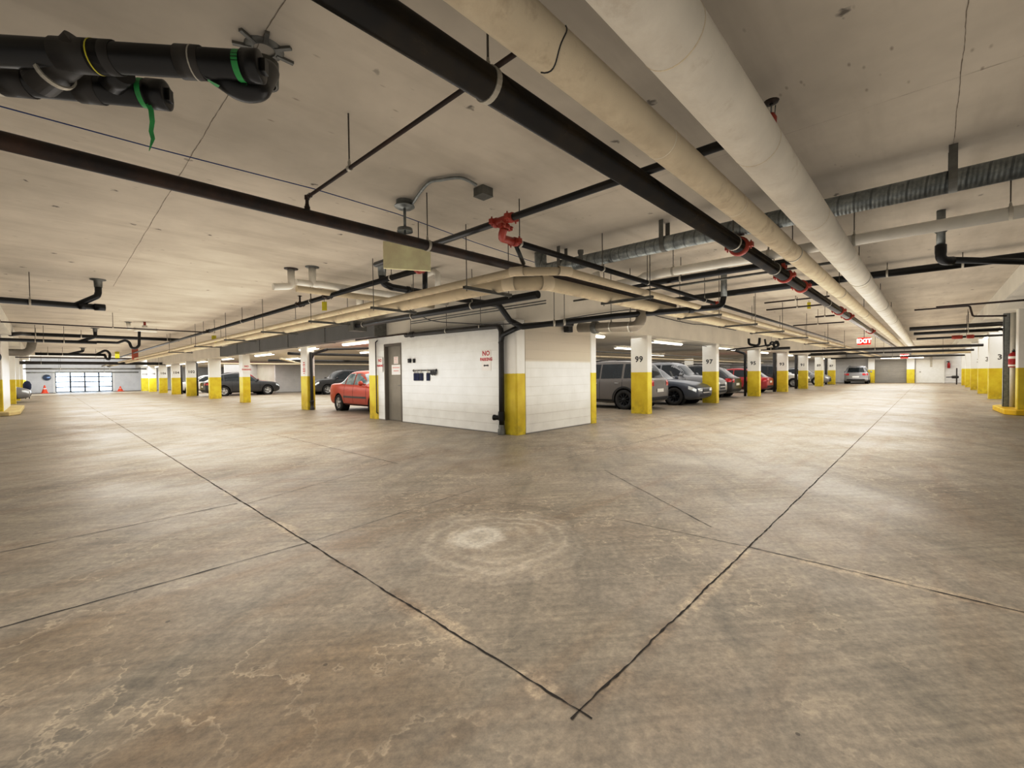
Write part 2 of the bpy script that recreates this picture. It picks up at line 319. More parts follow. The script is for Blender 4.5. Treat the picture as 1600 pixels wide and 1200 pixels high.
# ------------------------------------------------------------------ mesh builder
class MB:
    def __init__(s): s.v = []; s.f = []; s.sm = []
    def add(s, vs, fs, smooth=False):
        o = len(s.v); s.v += [V(p) for p in vs]
        for f in fs: s.f.append([i+o for i in f]); s.sm.append(smooth)
        return s
    def box(s, x0, x1, y0, y1, z0, z1):
        return s.add([(x0,y0,z0),(x1,y0,z0),(x1,y1,z0),(x0,y1,z0),(x0,y0,z1),(x1,y0,z1),(x1,y1,z1),(x0,y1,z1)],
                     [(0,3,2,1),(4,5,6,7),(0,1,5,4),(1,2,6,5),(2,3,7,6),(3,0,4,7)])
    def cbox(s, x0, x1, y0, y1, z0, z1, c):
        """upright box with chamfered corners"""
        P = [(x0+c,y0),(x1-c,y0),(x1,y0+c),(x1,y1-c),(x1-c,y1),(x0+c,y1),(x0,y1-c),(x0,y0+c)]
        vs = [(x,y,z0) for x,y in P]+[(x,y,z1) for x,y in P]
        return s.add(vs, [tuple(range(7,-1,-1)), tuple(range(8,16))]+[(i,(i+1)%8,8+(i+1)%8,8+i) for i in range(8)])
    def obox(s, c, a, b, n, ha, hb, hn):
        c, a, b, n = V(c), V(a).normalized()*ha, V(b).normalized()*hb, V(n).normalized()*hn
        vs = [c+a*i+b*j+n*k for k in (-1,1) for j in (-1,1) for i in (-1,1)]
        return s.add(vs, [(0,2,3,1),(4,5,7,6),(0,1,5,4),(1,3,7,5),(3,2,6,7),(2,0,4,6)])
    def tube(s, path, r, n=14, cap=True):
        P = [V(p) for p in path]; R = r if isinstance(r, (list, tuple)) else [r]*len(P)
        T = []
        for i in range(len(P)):
            t = V((0,0,0))
            if i > 0: t += (P[i]-P[i-1]).normalized()
            if i < len(P)-1: t += (P[i+1]-P[i]).normalized()
            T.append(t.normalized() if t.length > 1e-9 else V((0,0,1)))
        up = V((0,0,1)) if abs(T[0].z) < .9 else V((1,0,0))
        nn = (up-T[0]*up.dot(T[0])).normalized(); vs = []
        for i, p in enumerate(P):
            nn = (nn-T[i]*nn.dot(T[i])).normalized(); b = T[i].cross(nn)
            vs += [p+(nn*cos(2*pi*k/n)+b*sin(2*pi*k/n))*R[i] for k in range(n)]
        fs = [(i*n+k, i*n+(k+1)%n, (i+1)*n+(k+1)%n, (i+1)*n+k) for i in range(len(P)-1) for k in range(n)]
        s.add(vs, fs, True)
        if cap:
            o = len(s.v)-len(vs)
            s.f.append([o+k for k in range(n)][::-1]); s.sm.append(False)
            s.f.append([o+(len(P)-1)*n+k for k in range(n)]); s.sm.append(False)
        return s
    def lathe(s, p, axis, prof, n=20, smooth=True):
        """prof: list of (distance along axis, radius)"""
        p = V(p); ax = V(axis).normalized(); up = V((0,0,1)) if abs(ax.z) < .9 else V((1,0,0))
        a = (up-ax*up.dot(ax)).normalized(); b = ax.cross(a); vs = []
        for t, r in prof: vs += [p+ax*t+(a*cos(2*pi*k/n)+b*sin(2*pi*k/n))*max(r, 1e-4) for k in range(n)]
        fs = [(i*n+k, i*n+(k+1)%n, (i+1)*n+(k+1)%n, (i+1)*n+k) for i in range(len(prof)-1) for k in range(n)]
        return s.add(vs, fs, smooth)
    def ring(s, p, axis, r0, r1, w, n=22):
        return s.lathe(p, axis, [(-w/2, r0), (-w/2, r1), (w/2, r1), (w/2, r0), (-w/2, r0)], n, False)
    def prism(s, poly, z0, z1):
        n = len(poly); vs = [(x,y,z0) for x,y in poly]+[(x,y,z1) for x,y in poly]
        return s.add(vs, [tuple(range(n-1,-1,-1)), tuple(range(n,2*n))]+[(i,(i+1)%n,n+(i+1)%n,n+i) for i in range(n)])
    def sheet(s, rows, smooth=True):
        m = len(rows[0]); vs = [p for r in rows for p in r]
        return s.add(vs, [(i*m+j, i*m+j+1, (i+1)*m+j+1, (i+1)*m+j) for i in range(len(rows)-1) for j in range(m-1)], smooth)
    def build(s, name, mat, parent=None, bevel=0., origin=None, subsurf=0):
        root = parent
        while root is not None and root.parent is not None: root = root.parent
        if origin is None:
            if root is not None: origin = V(root.location) if not root.get('_local') else V((0,0,0))
            else:
                xs = [p.x for p in s.v]; ys = [p.y for p in s.v]; zs = [p.z for p in s.v]
                origin = V(((min(xs)+max(xs))/2, (min(ys)+max(ys))/2, min(zs)))
        me = bpy.data.meshes.new(name); me.from_pydata([tuple(p-V(origin)) for p in s.v], [], s.f)
        me.polygons.foreach_set('use_smooth', s.sm); me.update()
        bm = bmesh.new(); bm.from_mesh(me); bmesh.ops.recalc_face_normals(bm, faces=bm.faces[:]); bm.to_mesh(me); bm.free()
        me.materials.append(M[mat] if isinstance(mat, str) else mat)
        o = bpy.data.objects.new(name, me); C.objects.link(o)
        if parent is None: o.location = origin
        else: o.parent = parent
        if bevel:
            b = o.modifiers.new('bevel', 'BEVEL'); b.width = bevel; b.segments = 2; b.limit_method = 'ANGLE'
        if subsurf:
            b = o.modifiers.new('sub', 'SUBSURF'); b.levels = b.render_levels = subsurf
        return o
def fillet(pts, R, seg=6):
    P = [V(p) for p in pts]; out = [P[0]]
    for i in range(1, len(P)-1):
        a = (P[i-1]-P[i]); b = (P[i+1]-P[i]); la, lb = a.length, b.length; a.normalize(); b.normalize()
        ang = a.angle(b); 
        if ang > pi-.02: out.append(P[i]); continue
        d = min(R/tan(ang/2), la*.49 if i > 1 else la*.95, lb*.49 if i < len(P)-2 else lb*.95); rr = d*tan(ang/2)
        c = P[i]+(a+b).normalized()*(rr/sin(ang/2)); s0 = P[i]+a*d-c; s1 = P[i]+b*d-c; w = s0.angle(s1)
        for k in range(seg+1):
            f = k/seg; out.append(c+(s0*sin((1-f)*w)+s1*sin(f*w))/sin(w))
    out.append(P[-1]); return out

def tag(o, label, cat, group=None, kind=None):
    o['label'] = label; o['category'] = cat
    if group: o['group'] = group
    if kind: o['kind'] = kind
    return o
def thing(name, label, cat, loc, group=None, kind=None, rz=0., local=False):
    o = bpy.data.objects.new(name, None); o.empty_display_size = .2; o.location = loc; o.rotation_euler = (0, 0, rz); C.objects.link(o)
    if local: o['_local'] = 1
    return tag(o, label, cat, group, kind)
def struct(o): o['kind'] = 'structure'; return o
def text_obj(name, s, mat, origin, right, up, size, parent, align='CENTER', bold=.0, depth=.002, spacing=1.0):
    """lettering as a mesh lying on a surface; right/up give its plane"""
    cu = bpy.data.curves.new(name, 'FONT'); cu.body = s; cu.size = size; cu.align_x = align; cu.align_y = 'CENTER'; cu.extrude = depth
    cu.offset = bold; cu.resolution_u = 2; cu.space_character = spacing
    tmp = bpy.data.objects.new('tmp', cu); C.objects.link(tmp)
    me = bpy.data.meshes.new_from_object(tmp.evaluated_get(bpy.context.evaluated_depsgraph_get())); bpy.data.objects.remove(tmp); bpy.data.curves.remove(cu)
    r, u = V(right).normalized(), V(up).normalized(); n = r.cross(u)
    root = parent
    while root.parent is not None: root = root.parent
    off = V((0,0,0)) if root.get('_local') else V(root.location)
    me.transform(Matrix.Translation(V(origin)-off) @ Matrix((r, u, n)).transposed().to_4x4())
    me.name = name; me.materials.clear(); me.materials.append(M[mat])
    o = bpy.data.objects.new(name, me); C.objects.link(o); o.parent = parent
    return o
# ================================================================== the setting
XB, YB, XE, YE = -9.0, -9.0, 57.0, 61.5
def with_cuts(name, mb, mat, cuts, cutmat, z, extra=()):
    n0 = len(mb.f)
    for p0, p1, w in cuts: ragged(mb, p0, p1, w, z)
    n1 = len(mb.f)
    for p0, p1, w in extra: ragged(mb, p0, p1, w, z*.5, .05, .95, .01)
    o = struct(mb.build(name, mat, origin=(0,0,0))); o.data.materials.append(M[cutmat]); o.data.materials.append(M['spall'])
    for i, f in enumerate(o.data.polygons): f.material_index = 0 if i < n0 else (1 if i < n1 else 2)
    return o
with_cuts('floor', MB().box(XB-2, XE+1, YB-2, YE+14, -.2, 0), 'floor', FJ, 'cut', .003)
with_cuts('ceiling', MB().box(XB-.2, XE+.2, YB-.2, YE+.2, ZC, ZC+.3), 'ceil', CJ, 'ccut', ZC-.002)
# lowered slabs over the stalls (their upright edges face the aisles)
struct(MB().box(6.76, XE, 6.24, YE, ZS, ZC).build('ceiling_lowered_inner', 'slab', origin=(0,0,0)))
struct(MB().box(XB, XE, YB, -1.27, 2.9, ZC).build('ceiling_lowered_right', 'slabw', origin=(0,0,0)))
struct(MB().box(XB, -.75, -1.2, YE, 2.9, ZC).build('ceiling_lowered_left', 'slabw', origin=(0,0,0)))
# storage room of painted block at the inner corner, with a door opening in its long side
BX, BY = 6.74, 6.23
DY0, DY1 = 10.51, 11.40
w = MB(); w.box(BX, BX+.2, BY+.38, DY0, 0, ZS); w.box(BX, BX+.2, DY1, 11.76, 0, ZS); w.box(BX, BX+.2, DY0, DY1, 2.17, ZS)
struct(w.build('wall_storage_left', 'blk_y', origin=(0,0,0)))
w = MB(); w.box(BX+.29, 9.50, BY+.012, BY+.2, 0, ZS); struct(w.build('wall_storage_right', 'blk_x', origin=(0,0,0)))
w = MB(); w.box(9.5, 9.69, BY+.5, 12.2, 0, ZS); w.box(BX+.3, 9.5, 12.0, 12.2, 0, ZS); struct(w.build('wall_storage_back', 'blk_far', origin=(0,0,0)))
# beam faces above the block room, flush with it, run up to the main slab: part of ceiling_lowered_inner
d = MB(); d.box(BX-.012, BX+.16, DY0, DY0+.05, 0, 2.17); d.box(BX-.012, BX+.16, DY1-.05, DY1, 0, 2.17); d.box(BX-.012, BX+.16, DY0+.05, DY1-.05, 2.11, 2.17)
door = struct(MB().box(BX+.10, BX+.145, DY0+.05, DY1-.05, .01, 2.11).build('door_1', 'door'))
d.build('frame', 'doorf', door, bevel=.004)
h = MB(); h.lathe((BX+.10, DY0+.12, 1.0), (-1,0,0), [(0,.034),(.006,.034),(.008,.012),(.045,.012)]); h.tube(fillet([(BX+.055, DY0+.12, 1.0), (BX+.045, DY0+.12, 1.0),(BX+.045, DY0+.24, 1.0)], .01), .009, 10)
h.build('handle', 'galv', door)
# outer walls
struct(MB().box(-9, 60, YB-.2, YB, 0, ZC).build('wall_back_right', 'wallw', origin=(0,0,0)))
struct(MB().box(XB-.2, XB, YB, YE, 0, ZC).build('wall_back_left', 'wallw', origin=(0,0,0)))
GX0, GX1, GZ = .80, 4.93, 2.02
w = MB(); w.box(XB, GX0, YE, YE+.25, 0, ZC); w.box(GX1, 26, YE, YE+.25, 0, ZC); w.box(GX0, GX1, YE, YE+.25, GZ, ZC)
struct(w.build('wall_far_left', 'blk_far', origin=(0,0,0)))
struct(MB().box(XE, XE+.25, YB, 26, 0, ZC).build('wall_far_right', 'blk_far', origin=(0,0,0)))
struct(MB().box(13.0, 30, 38.8, 39.0, 0, ZS).build('wall_stalls_left', 'blk_far', origin=(0,0,0)))
struct(MB().box(13.0, 13.2, 39.0, 43.4, 0, ZS).build('wall_stalls_return', 'slab', origin=(0,0,0)))
struct(MB().box(10.5, 13.0, 43.2, 43.4, 0, ZS).build('wall_stalls_rear', 'blk_far', origin=(0,0,0)))
struct(MB().box(26, XE, 17.5, 17.7, 0, ZS).build('wall_stalls_right', 'blk_far', origin=(0,0,0)))
# glazed overhead door at the end of the left aisle
gd = MB()
n, mrow = 4, 4
for i in range(n+1):
    x = GX0+(GX1-GX0)*i/n; gd.box(x-.06, x+.06, YE+.06, YE+.12, .0, GZ)
for j in range(mrow+1):
    z = GZ*j/mrow; z0, z1 = max(0, z-.05), min(GZ, z+.05); gd.box(GX0, GX1, YE+.065, YE+.115, z0, z1)
g = struct(gd.build('door_2', 'dframe'))
for i in range(n):
    for j in range(mrow):
        x0 = GX0+(GX1-GX0)*i/n+.03; x1 = GX0+(GX1-GX0)*(i+1)/n-.03
        MB().box(x0, x1, YE+.085, YE+.095, GZ*j/mrow+.03, GZ*(j+1)/mrow-.03).build('pane', 'pane', g)
jb = MB(); jb.box(GX0-.16, GX0, YE-.03, YE, 0, GZ+.1); jb.box(GX1, GX1+.16, YE-.03, YE, 0, GZ+.1)
jb.build('frame', 'white', g)
# drive outside the door
struct(MB().box(-40, 46, YE+13.9, YE+60, -.25, -.01).build('ground', simple('drive_outside', '#c9cdd0', .8), origin=(0,0,0)))
# roller shutter bay and door in the far right wall
sh = MB()
for k in range(24): sh.box(XE-.03, XE-.005, 1.62, 4.02, .02+k*.094, .10+k*.094)
struct(sh.build('door_3', 'lino', bevel=.01))
fd = struct(MB().box(XE-.05, XE-.01, -.9, .9, .01, 2.13).build('door_4', 'white', bevel=.004))
f2 = MB(); f2.box(XE-.07, XE, -.98, -.9, 0, 2.2); f2.box(XE-.07, XE, .9, .98, 0, 2.2); f2.box(XE-.07, XE, -.9, .9, 2.13, 2.2); f2.build('frame', 'white', fd)
MB().box(XE-.1, XE-.05, .62, .72, 1.0, 1.08).build('handle', 'galv', fd)

# ================================================================== columns
def column(x0, x1, y0, y1, label, ztop=ZS, num=None, numface='-x', numsize=.25, group=None, numoff=0, numz=1.69):
    o = MB().cbox(x0, x1, y0, y1, 0, ztop, .018).build('concrete_column', 'col', origin=((x0+x1)/2, (y0+y1)/2, 0))
    tag(o, label, 'column', group, 'thing')
    if num:
        if numface == '-x': text_obj('stencil_number', num, 'ink', (x0-.002, (y0+y1)/2+numoff, numz), (0,-1,0), (0,0,1), numsize, o, bold=.006, spacing=1.1)
        else: text_obj('stencil_number', num, 'ink', ((x0+x1)/2+numoff, y0-.002, numz), (1,0,0), (0,0,1), numsize, o, bold=.006, spacing=1.1)
    return o
GR = 'numbered columns along the right aisle stalls'
for x, num, lab in ((12.74,'99','white and yellow concrete column stencilled 99, beside the grey SUV'), (18.77,'97','white and yellow concrete column stencilled 97, behind the dark sedan nose'),
                    (24.98,'95','white and yellow concrete column stencilled 95, with a black drain on its side'), (31.03,'93','white and yellow concrete column stencilled 93, beside the red car tail'),
                    (37.1,'91','white and yellow concrete column stencilled 91, third before the far wall'), (43.4,'89','white and yellow concrete column stencilled 89, next to last of its row'),
                    (49.7,'87','white and yellow concrete column stencilled 87, last before the far silver car')):
    column(x, x+.3, 6.3, 6.87, lab, num=num, group=GR)
GL = 'columns along the left aisle stalls'
column(6.9, 7.2, 17.25, 17.85, 'yellow and white column with a dark drainpipe down its side and a red notice', group=GL)
column(6.86, 7.2, 25.0, 25.6, 'slim yellow and white column with a red lettered sign, before the dark hatchback', group=GL)
column(6.85, 7.45, 31.4, 31.75, 'broad yellow and white column without number, at the tail of the dark hatchback', group=GL)
for y, num in ((37.6,'102'),(42.8,'104'),(48.2,'106'),(53.6,'108'),(58.3,'110')):
    column(6.85, 7.42, y, y+.33, f'yellow and white column stencilled {num} in the row towards the glazed door', num=num, numface='-y', group=GL)
# columns built into the block room
tag(MB().cbox(BX-.012, BX+.29, BY, BY+.38, 0, ZS, .03).build('concrete_column', 'col', origin=(BX+.14, BY+.2, 0)), 'yellow and white column forming the near corner of the block room', 'column', None, 'thing')
tag(MB().cbox(BX-.02, BX+.3, 11.76, 12.26, 0, ZS, .02).build('concrete_column', 'col', origin=(BX+.14, 12., 0)), 'yellow and white column left of the taupe door, with a thin conduit down it', 'column', None, 'thing')
tag(MB().cbox(9.50, 9.75, BY-.01, BY+.5, 0, ZS, .02).build('concrete_column', 'col', origin=(9.6, 6.4, 0)), 'yellow edged column at the right end of the block wall', 'column', None, 'thing')
GRR = 'columns along the right side of the right aisle'
for x, num, lab in ((27.4,'36','yellow and white column just left of the galvanized post, stencilled 36'),(33.0,'34','second yellow column beyond the galvanized post, stencilled 34'),(38.6,'32','third yellow column beyond the galvanized post, stencilled 32'),
                    (44.3,'30','fourth yellow column beyond the galvanized post'),(49.2,'28','last yellow column on the right before the white far door')):
    column(x, x+.35, -2.5, -1.8, lab, ztop=2.9, num=num, group=GRR, numoff=-.05, numsize=.3, numz=1.75)
column(18.3, 18.7, -2.5, -1.74, 'nearest yellow and white column at the right edge, behind the fire extinguisher', ztop=2.9, group=GRR)
k = MB().prism([(18.05,-2.6),(18.05,-1.7),(18.3,-1.5),(20.2,-1.42),(20.6,-1.6),(20.6,-2.6)], 0, .15).build('kerb_block', 'yellow', bevel=.02)
tag(k, 'low yellow kerb block round the foot of the galvanized post', 'kerb', None, 'thing')
GLL = 'columns along the left side of the left aisle'
o = MB().cbox(-1.5, -1.0, 24.2, 29.1, 0, 2.897, .02).build('concrete_pier', 'pier', origin=(-1.25, 26.6, 0)); tag(o, 'long white pier with yellow end at the left edge', 'column', GLL, 'thing')
k = MB().prism([(-1.8,23.6),(-.85,23.6),(-.6,24.3),(-.6,29.3),(-.85,29.8),(-1.8,29.8)], 0, .15).build('kerb_block', 'kerbp', bevel=.03); tag(k, 'low pale yellow kerb round the long white pier at the left', 'kerb', None, 'thing')
for y, lab in ((35.0,'first small yellow and white column beyond the long pier, behind the pale car'),(41.0,'second yellow and white column beyond the long pier'),(48.,'third yellow and white column beyond the long pier'),(55.,'last column on the left before the wall with the glazed door')):
    column(-1.45, -1.0, y, y+.6, lab, ztop=2.9, group=GLL)
column(XE-.45, XE-.05, 3.98, 4.5, 'yellow and white column between the silver car and the grey shutter', group=None)
column(XE-.4, XE-.05, 1.05, 1.62, 'yellow and white column right of the grey shutter at the far wall', group=None)
column(36.0, 36.4, 14., 14.6, 'plain white and yellow column far inside the stalls behind the parked SUV')
column(19.0, 19.4, 31.0, 31.6, 'pale column behind the orange sedan roof, inside the stalls')
# ================================================================== pipes under the slab
def hanger(root, p, axis, r, top=ZC, strap='strap', rodr=.006):
    """split ring with its threaded rod"""
    p = V(p); ax = V(axis).normalized()
    s = MB().ring(p, ax, r*.98, r+.007, .032)
    s.lathe(p+V((0,0,r+.004)), (0,0,1), [(0,.012),(.03,.012),(.034,.008),(.05,.008)], 10)
    h = s.build('hanger', strap, root)
    MB().tube([p+V((0,0,r+.03)), V((p.x,p.y,top))], rodr, 8).build('rod', 'rod', h)
def coupling(root, p, axis, r, mat='red', w=.085, bolts=True, name='coupling'):
    p = V(p); ax = V(axis).normalized(); s = MB()
    s.lathe(p, ax, [(-w/2, r), (-w/2, r*1.22+.004), (-w*.28, r*1.3+.006), (w*.28, r*1.3+.006), (w/2, r*1.22+.004), (w/2, r)], 22)
    if bolts:
        side = ax.cross(V((0,0,1))).normalized() if abs(ax.z) < .9 else V((1,0,0)); b = ax.cross(side)
        for sg in (-1, 1):
            q = p+side*sg*(r*1.38+.016); s.obox(q, ax, side, b, w*.42, .022, .026)
            s.tube([q-b*.05, q+b*.05], .008, 8)
    return s.build(name, mat, root)
def pipe(name, label, pts, r, mat, hang=(), coup=(), R=.0, cat='pipe', group=None, n=18, cap=True, top=ZC, cmat='red', sm=None, hub=(), strap='strap'):
    pts = [V(p) for p in pts]; root = thing(name, label, cat, pts[0], group)
    MB().tube(fillet(pts, R) if R else pts, r, n, cap).build('pipe', mat, root)
    for p, ax in hang: hanger(root, p, ax, r, top, strap)
    for p, ax in coup: coupling(root, p, ax, r, cmat)
    for p, ax in hub: coupling(root, p, ax, r*.86, sm or mat, .09, False, 'hub')
    return root
X, Y, Z = V((1,0,0)), V((0,1,0)), V((0,0,1))

# --- the three big runs along the right aisle
xe = 40.
xP = pY(1427,533,.855).x
r = pipe('insulated_pipe', 'largest white canvas-wrapped pipe running under the ceiling toward the far right', [(-3,.855,2.80),(xP,.855,2.80),(xP,-2.4,2.80)], .147, 'ins_white', R=.3, n=28,
         hang=[((x,.855,2.80), X) for x in (9.2,13.5,17.5)])
for x in (1.05, 1.98, 3.3, 5.2, 7.6, 10.2, 13., 16.):
    MB().ring((x,.855,2.80), X, .146, .1485, .006, 32).build('seam_band', 'ins_cream', r)
r = pipe('insulated_pipe', 'cream wrapped pipe with a torn seam, between the largest white pipe and fire main', [(-3,1.285,2.78),(38,1.285,2.78)], .104, 'ins_cream', n=26, hang=[((x,1.285,2.78), X) for x in (6.6,10.6,15.0)])
t = [V((1.62+.02*sin(3*a), 1.285+.1055*cos(a), 2.78+.1055*sin(a))) for a in [radians(150+k*9) for k in range(17)]]
MB().tube(t, .0035, 6).build('torn_seam', 'wire', r)
for x in (2.8, 4.3, 6.0, 8.2): MB().ring((x,1.285,2.78), X, .103, .1052, .005, 30).build('seam_band', 'ins_white', r)
cx = [pz(1155,385,2.78).x, pz(1232,430,2.78).x, 9.3, 13.8, 15.4, 22]
r = pipe('fire_main', 'thick black steel fire main with red couplings, left of the cream wrapped pipe', [(-3,1.675,2.78),(xe,1.675,2.78)], .083, 'main', n=26,
         hang=[((x,1.675,2.78), X) for x in (1.62, 5.55, 7.4, 12.)], coup=[((x,1.675,2.78), X) for x in cx])
# short red tee between the main and the cream pipe
e = MB(); e.tube(fillet([(cx[1]-.28,1.675,2.80),(cx[1]-.28,1.675,2.93),(cx[1]-.28,1.36,2.95)], .05), .05, 14); e.ring((cx[1]-.28,1.62,2.9), Y, .05, .075, .05)
e.build('elbow', 'red', r)

# --- rusty pipe across the left and its branch
r = pipe('sprinkler_pipe', 'rusty brown pipe crossing the whole left ceiling in front of the yellowed panel', [(-6,4.07,2.72),(9.5,4.07,2.72)], .056, 'rust', n=20,
         hang=[((pY(668,378,4.07).x,4.07,2.72), X), ((-3,4.07,2.72), X)])
bx = 1.662
r = pipe('sprinkler_pipe', 'thin brown branch pipe rising off the rusty pipe and passing over the black main', [(bx,4.07,2.77),(bx,4.07,2.884),(bx,1.25,2.884)], .0145, 'brn', R=.035, n=12,
         hang=[((bx,3.27,2.884), Y)])
s = MB(); s.lathe((bx,4.07,2.772), Z, [(0,.024),(.03,.024),(.032,.018),(.05,.018)], 12); s.lathe((bx,4.07-.0,2.866), Z, [(0,.021),(.034,.021)], 12); s.lathe((bx,4.03,2.884), -Y, [(0,.021),(.03,.021)], 12)
s.build('elbow', 'brn', r)

# --- black sprinkler main across the aisle, red tee and the pipe dropping from it
x5 = 3.43
r = pipe('sprinkler_pipe', 'black sprinkler pipe passing above the fire main to the red tee elbow', [(x5,.85,2.93),(x5,6.0,2.93)], .036, 'blk', n=18, hang=[((x5,4.9,2.93), Y)])
ty = 3.33
coupling(r, (x5,ty-.11,2.93), Y, .036, 'red', .06); coupling(r, (x5,ty+.12,2.93), Y, .036, 'red', .06)
MB().lathe((x5,ty-.13,2.93), Y, [(0,.044),(.26,.044)], 18).build('tee', 'red', r)
MB().tube([(x5,ty,2.93),(x5,ty,2.84)], .042, 16).build('outlet', simple('pale_red_primer','#c66a55',.5), r)
y6 = 3.46
r = pipe('sprinkler_pipe', 'slender black pipe from the red elbow running to the far right under the ceiling', [(3.66,y6,2.79),(30,y6,2.79)], .036, 'blk', n=16,
         hang=[((x,y6,2.79), X) for x in (3.82,5.6,7.0,9.6,13.2)])
MB().tube(fillet([(x5,ty,2.845),(x5,ty+.03,2.79),(x5+.1,y6,2.785),(3.72,y6,2.79)], .07), .042, 16).build('elbow', 'red', r)
coupling(r, (3.74,y6,2.79), X, .036, 'red', .06); coupling(r, (x5+.02,ty,2.86), Z, .036, 'red', .05)
coupling(r, (10.2,y6,2.79), X, .034, 'red', .07)
s = MB(); s.tube([(4.05,y6,2.78),(4.32,y6,2.80)], .001, 6)
q0 = V((3.75,y6,2.76)); q1 = pz(818,412,2.63)
MB().tube([q0, q1], .024, 12).build('drop', 'blk', r)
MB().lathe((5.05,y6,2.79), Z, [(.02,.03),(.10,.03),(.12,.04),(.16,.04)], 14).build('outlet', 'galvd', r)

# --- tan insulated pair turning the corner, on channel trapezes
zo = 2.55; xo, yo = 4.06, 3.31; xi, yi = 4.52, 3.93
def corner_pair(label, xk, yk, r, c, mat):
    return pipe('insulated_pipe', label, [(xk,60,zo),(xk,yk+c,zo),(xk+c,yk,zo),(54,yk,zo)], r, mat, R=.06, n=20)
a = corner_pair('thin tan wrapped pipe, outer of the pair turning the ceiling corner', xo, yo, .052, .42, 'ins_small')
b = corner_pair('thick tan wrapped pipe, inner of the pair turning the ceiling corner', xi, yi, .098, .36, 'ins_small')
for root, xk, yk, r, c in ((a,xo,yo,.054,.42),(b,xi,yi,.1,.36)):
    for p, ax in (((xk,yk+c,zo), (.4,-1,0)), ((xk+c,yk,zo), (1,-.4,0))):
        MB().lathe(V(p), V(ax).normalized(), [(-.09,r),(-.085,r+.004),(.085,r+.004),(.09,r)], 22).build('elbow_wrap', 'ins_cream', root)
GT = 'channel trapezes under the tan pipe pair'
def trapeze(p, along, name_lab):
    p = V(p); root = thing('trapeze_hanger', name_lab, 'pipe hanger', p, GT); al = V(along); side = Z.cross(al)
    L = .46
    s = MB(); s.obox(p, al, side, Z, L, .021, .004); s.obox(p+side*.019+Z*.018, al, side, Z, L, .002, .02); s.obox(p-side*.019+Z*.018, al, side, Z, L, .002, .02)
    s.build('channel', 'galvd', root)
    for sg in (-1,1):
        q = p+al*sg*(L-.05); MB().tube([q-Z*.03, V((q.x,q.y,ZC))], .006, 8).build('rod', 'rod', root)
ux = (xo+xi)/2+.02; uy = (yo+yi)/2-.02; zt = zo-.13
zl = zo-.115
for i, y in enumerate((4.55, 7.0, 9.6, 12.6, 16., 20., 25.)): trapeze((ux+.05, y, zl), (1,0,0), ['first steel channel trapeze left of the corner','second steel channel trapeze left of the corner','third steel channel trapeze left of the corner','fourth steel channel trapeze left of the corner','fifth steel channel trapeze left of the corner','sixth steel channel trapeze left of the corner','last steel channel trapeze left of the corner'][i])
for i, x in enumerate((6.5, 9.6, 12.2, 15.0, 18.5, 23., 28.)): trapeze((x, uy-.02, zl), (0,1,0), ['first steel channel trapeze right of the corner','second steel channel trapeze right of the corner','third steel channel trapeze right of the corner','fourth steel channel trapeze right of the corner','fifth steel channel trapeze right of the corner','sixth steel channel trapeze right of the corner','last steel channel trapeze right of the corner'][i])

# --- ceiling duct and the runs crossing the right aisle
xd, zd = 5.76, 3.0
r = thing('spiral_duct', 'round galvanized spiral duct crossing the ceiling behind the big white pipe', 'duct', (xd,0,zd))
MB().tube(fillet([(xd,-1.265,zd),(xd,4.75,zd),(xd,4.75,3.3)], .16), .10, 30).build('duct', 'duct', r)
for y in (-.14, 2.6, 4.3):
    s = MB().ring((xd,y,zd), Y, .099, .104, .06, 30); s.box(xd-.104,xd-.098,y-.03,y+.03,zd,ZC); s.box(xd+.098,xd+.104,y-.03,y+.03,zd,ZC); s.build('strap', 'galvd', r)
xw, zw = 7.2, 2.95
r = pipe('insulated_pipe', 'white wrapped pipe crossing beyond the spiral duct on the right', [(xw,-1.265,zw),(xw,3.6,zw),(xw+.12,3.75,zw-.02),(xw+.12,4.6,zw-.05),(xw+.1,4.66,3.2)], .07, 'pvcw', R=.07, n=20,
         hang=[((xw,y,zw), Y) for y in (-.62,.72,1.7,3.1)])
def vrun(label, phi, x, y0, y1, r, mat, hy=(), name='drain_pipe', group=None, top=ZC, cat='pipe'):
    z = H+x*tan(radians(phi)); return pipe(name, label, [(x,y0,z),(x,y1,z)], r, mat, hang=[((x,y,z), Y) for y in hy], group=group, top=top, cat=cat)
vrun('black drain pipe crossing beyond the white wrapped pipe at the right edge', 9.4, 11.0, -1.265, 5.9, .068, 'abs', (-.4,.6), group=None)
vrun('black drain pipe close under the white wrapped pipe left of the fire main', 12.0, 7.75, 1.35, 5.2, .05, 'abs', (3.2,))
vrun('thin grey conduit just below the white wrapped pipe', 11.2, 7.9, 1.0, 5.6, .02, 'galvd', name='conduit')
r = thing('drain_pipe', 'grey downpipe with black elbow hanging below the spiral duct at the right', 'pipe', (7.9,-.09,ZC))
MB().tube([(7.9,-.09,ZC),(7.9,-.09,2.84)], .044, 18).build('riser', 'galv', r)
s = MB(); s.lathe((7.9,-.09,2.72), Z, [(0,.052),(.05,.058),(.14,.058),(.145,.05)], 18); s.tube(fillet([(7.9,-.09,2.80),(7.9,-.09,2.66),(7.99,-.20,2.66)], .07), .054, 18); s.build('elbow', 'abs', r)
MB().tube([(7.96,-.17,2.67),(9.4,-1.5,2.64)], .04, 16).build('pipe', 'abs', r)
s = MB(); s.lathe((7.9,-.09,3.02), Z, [(0,.05),(.03,.075),(.035,.05)], 18); s.build('flange', 'galvd', r)

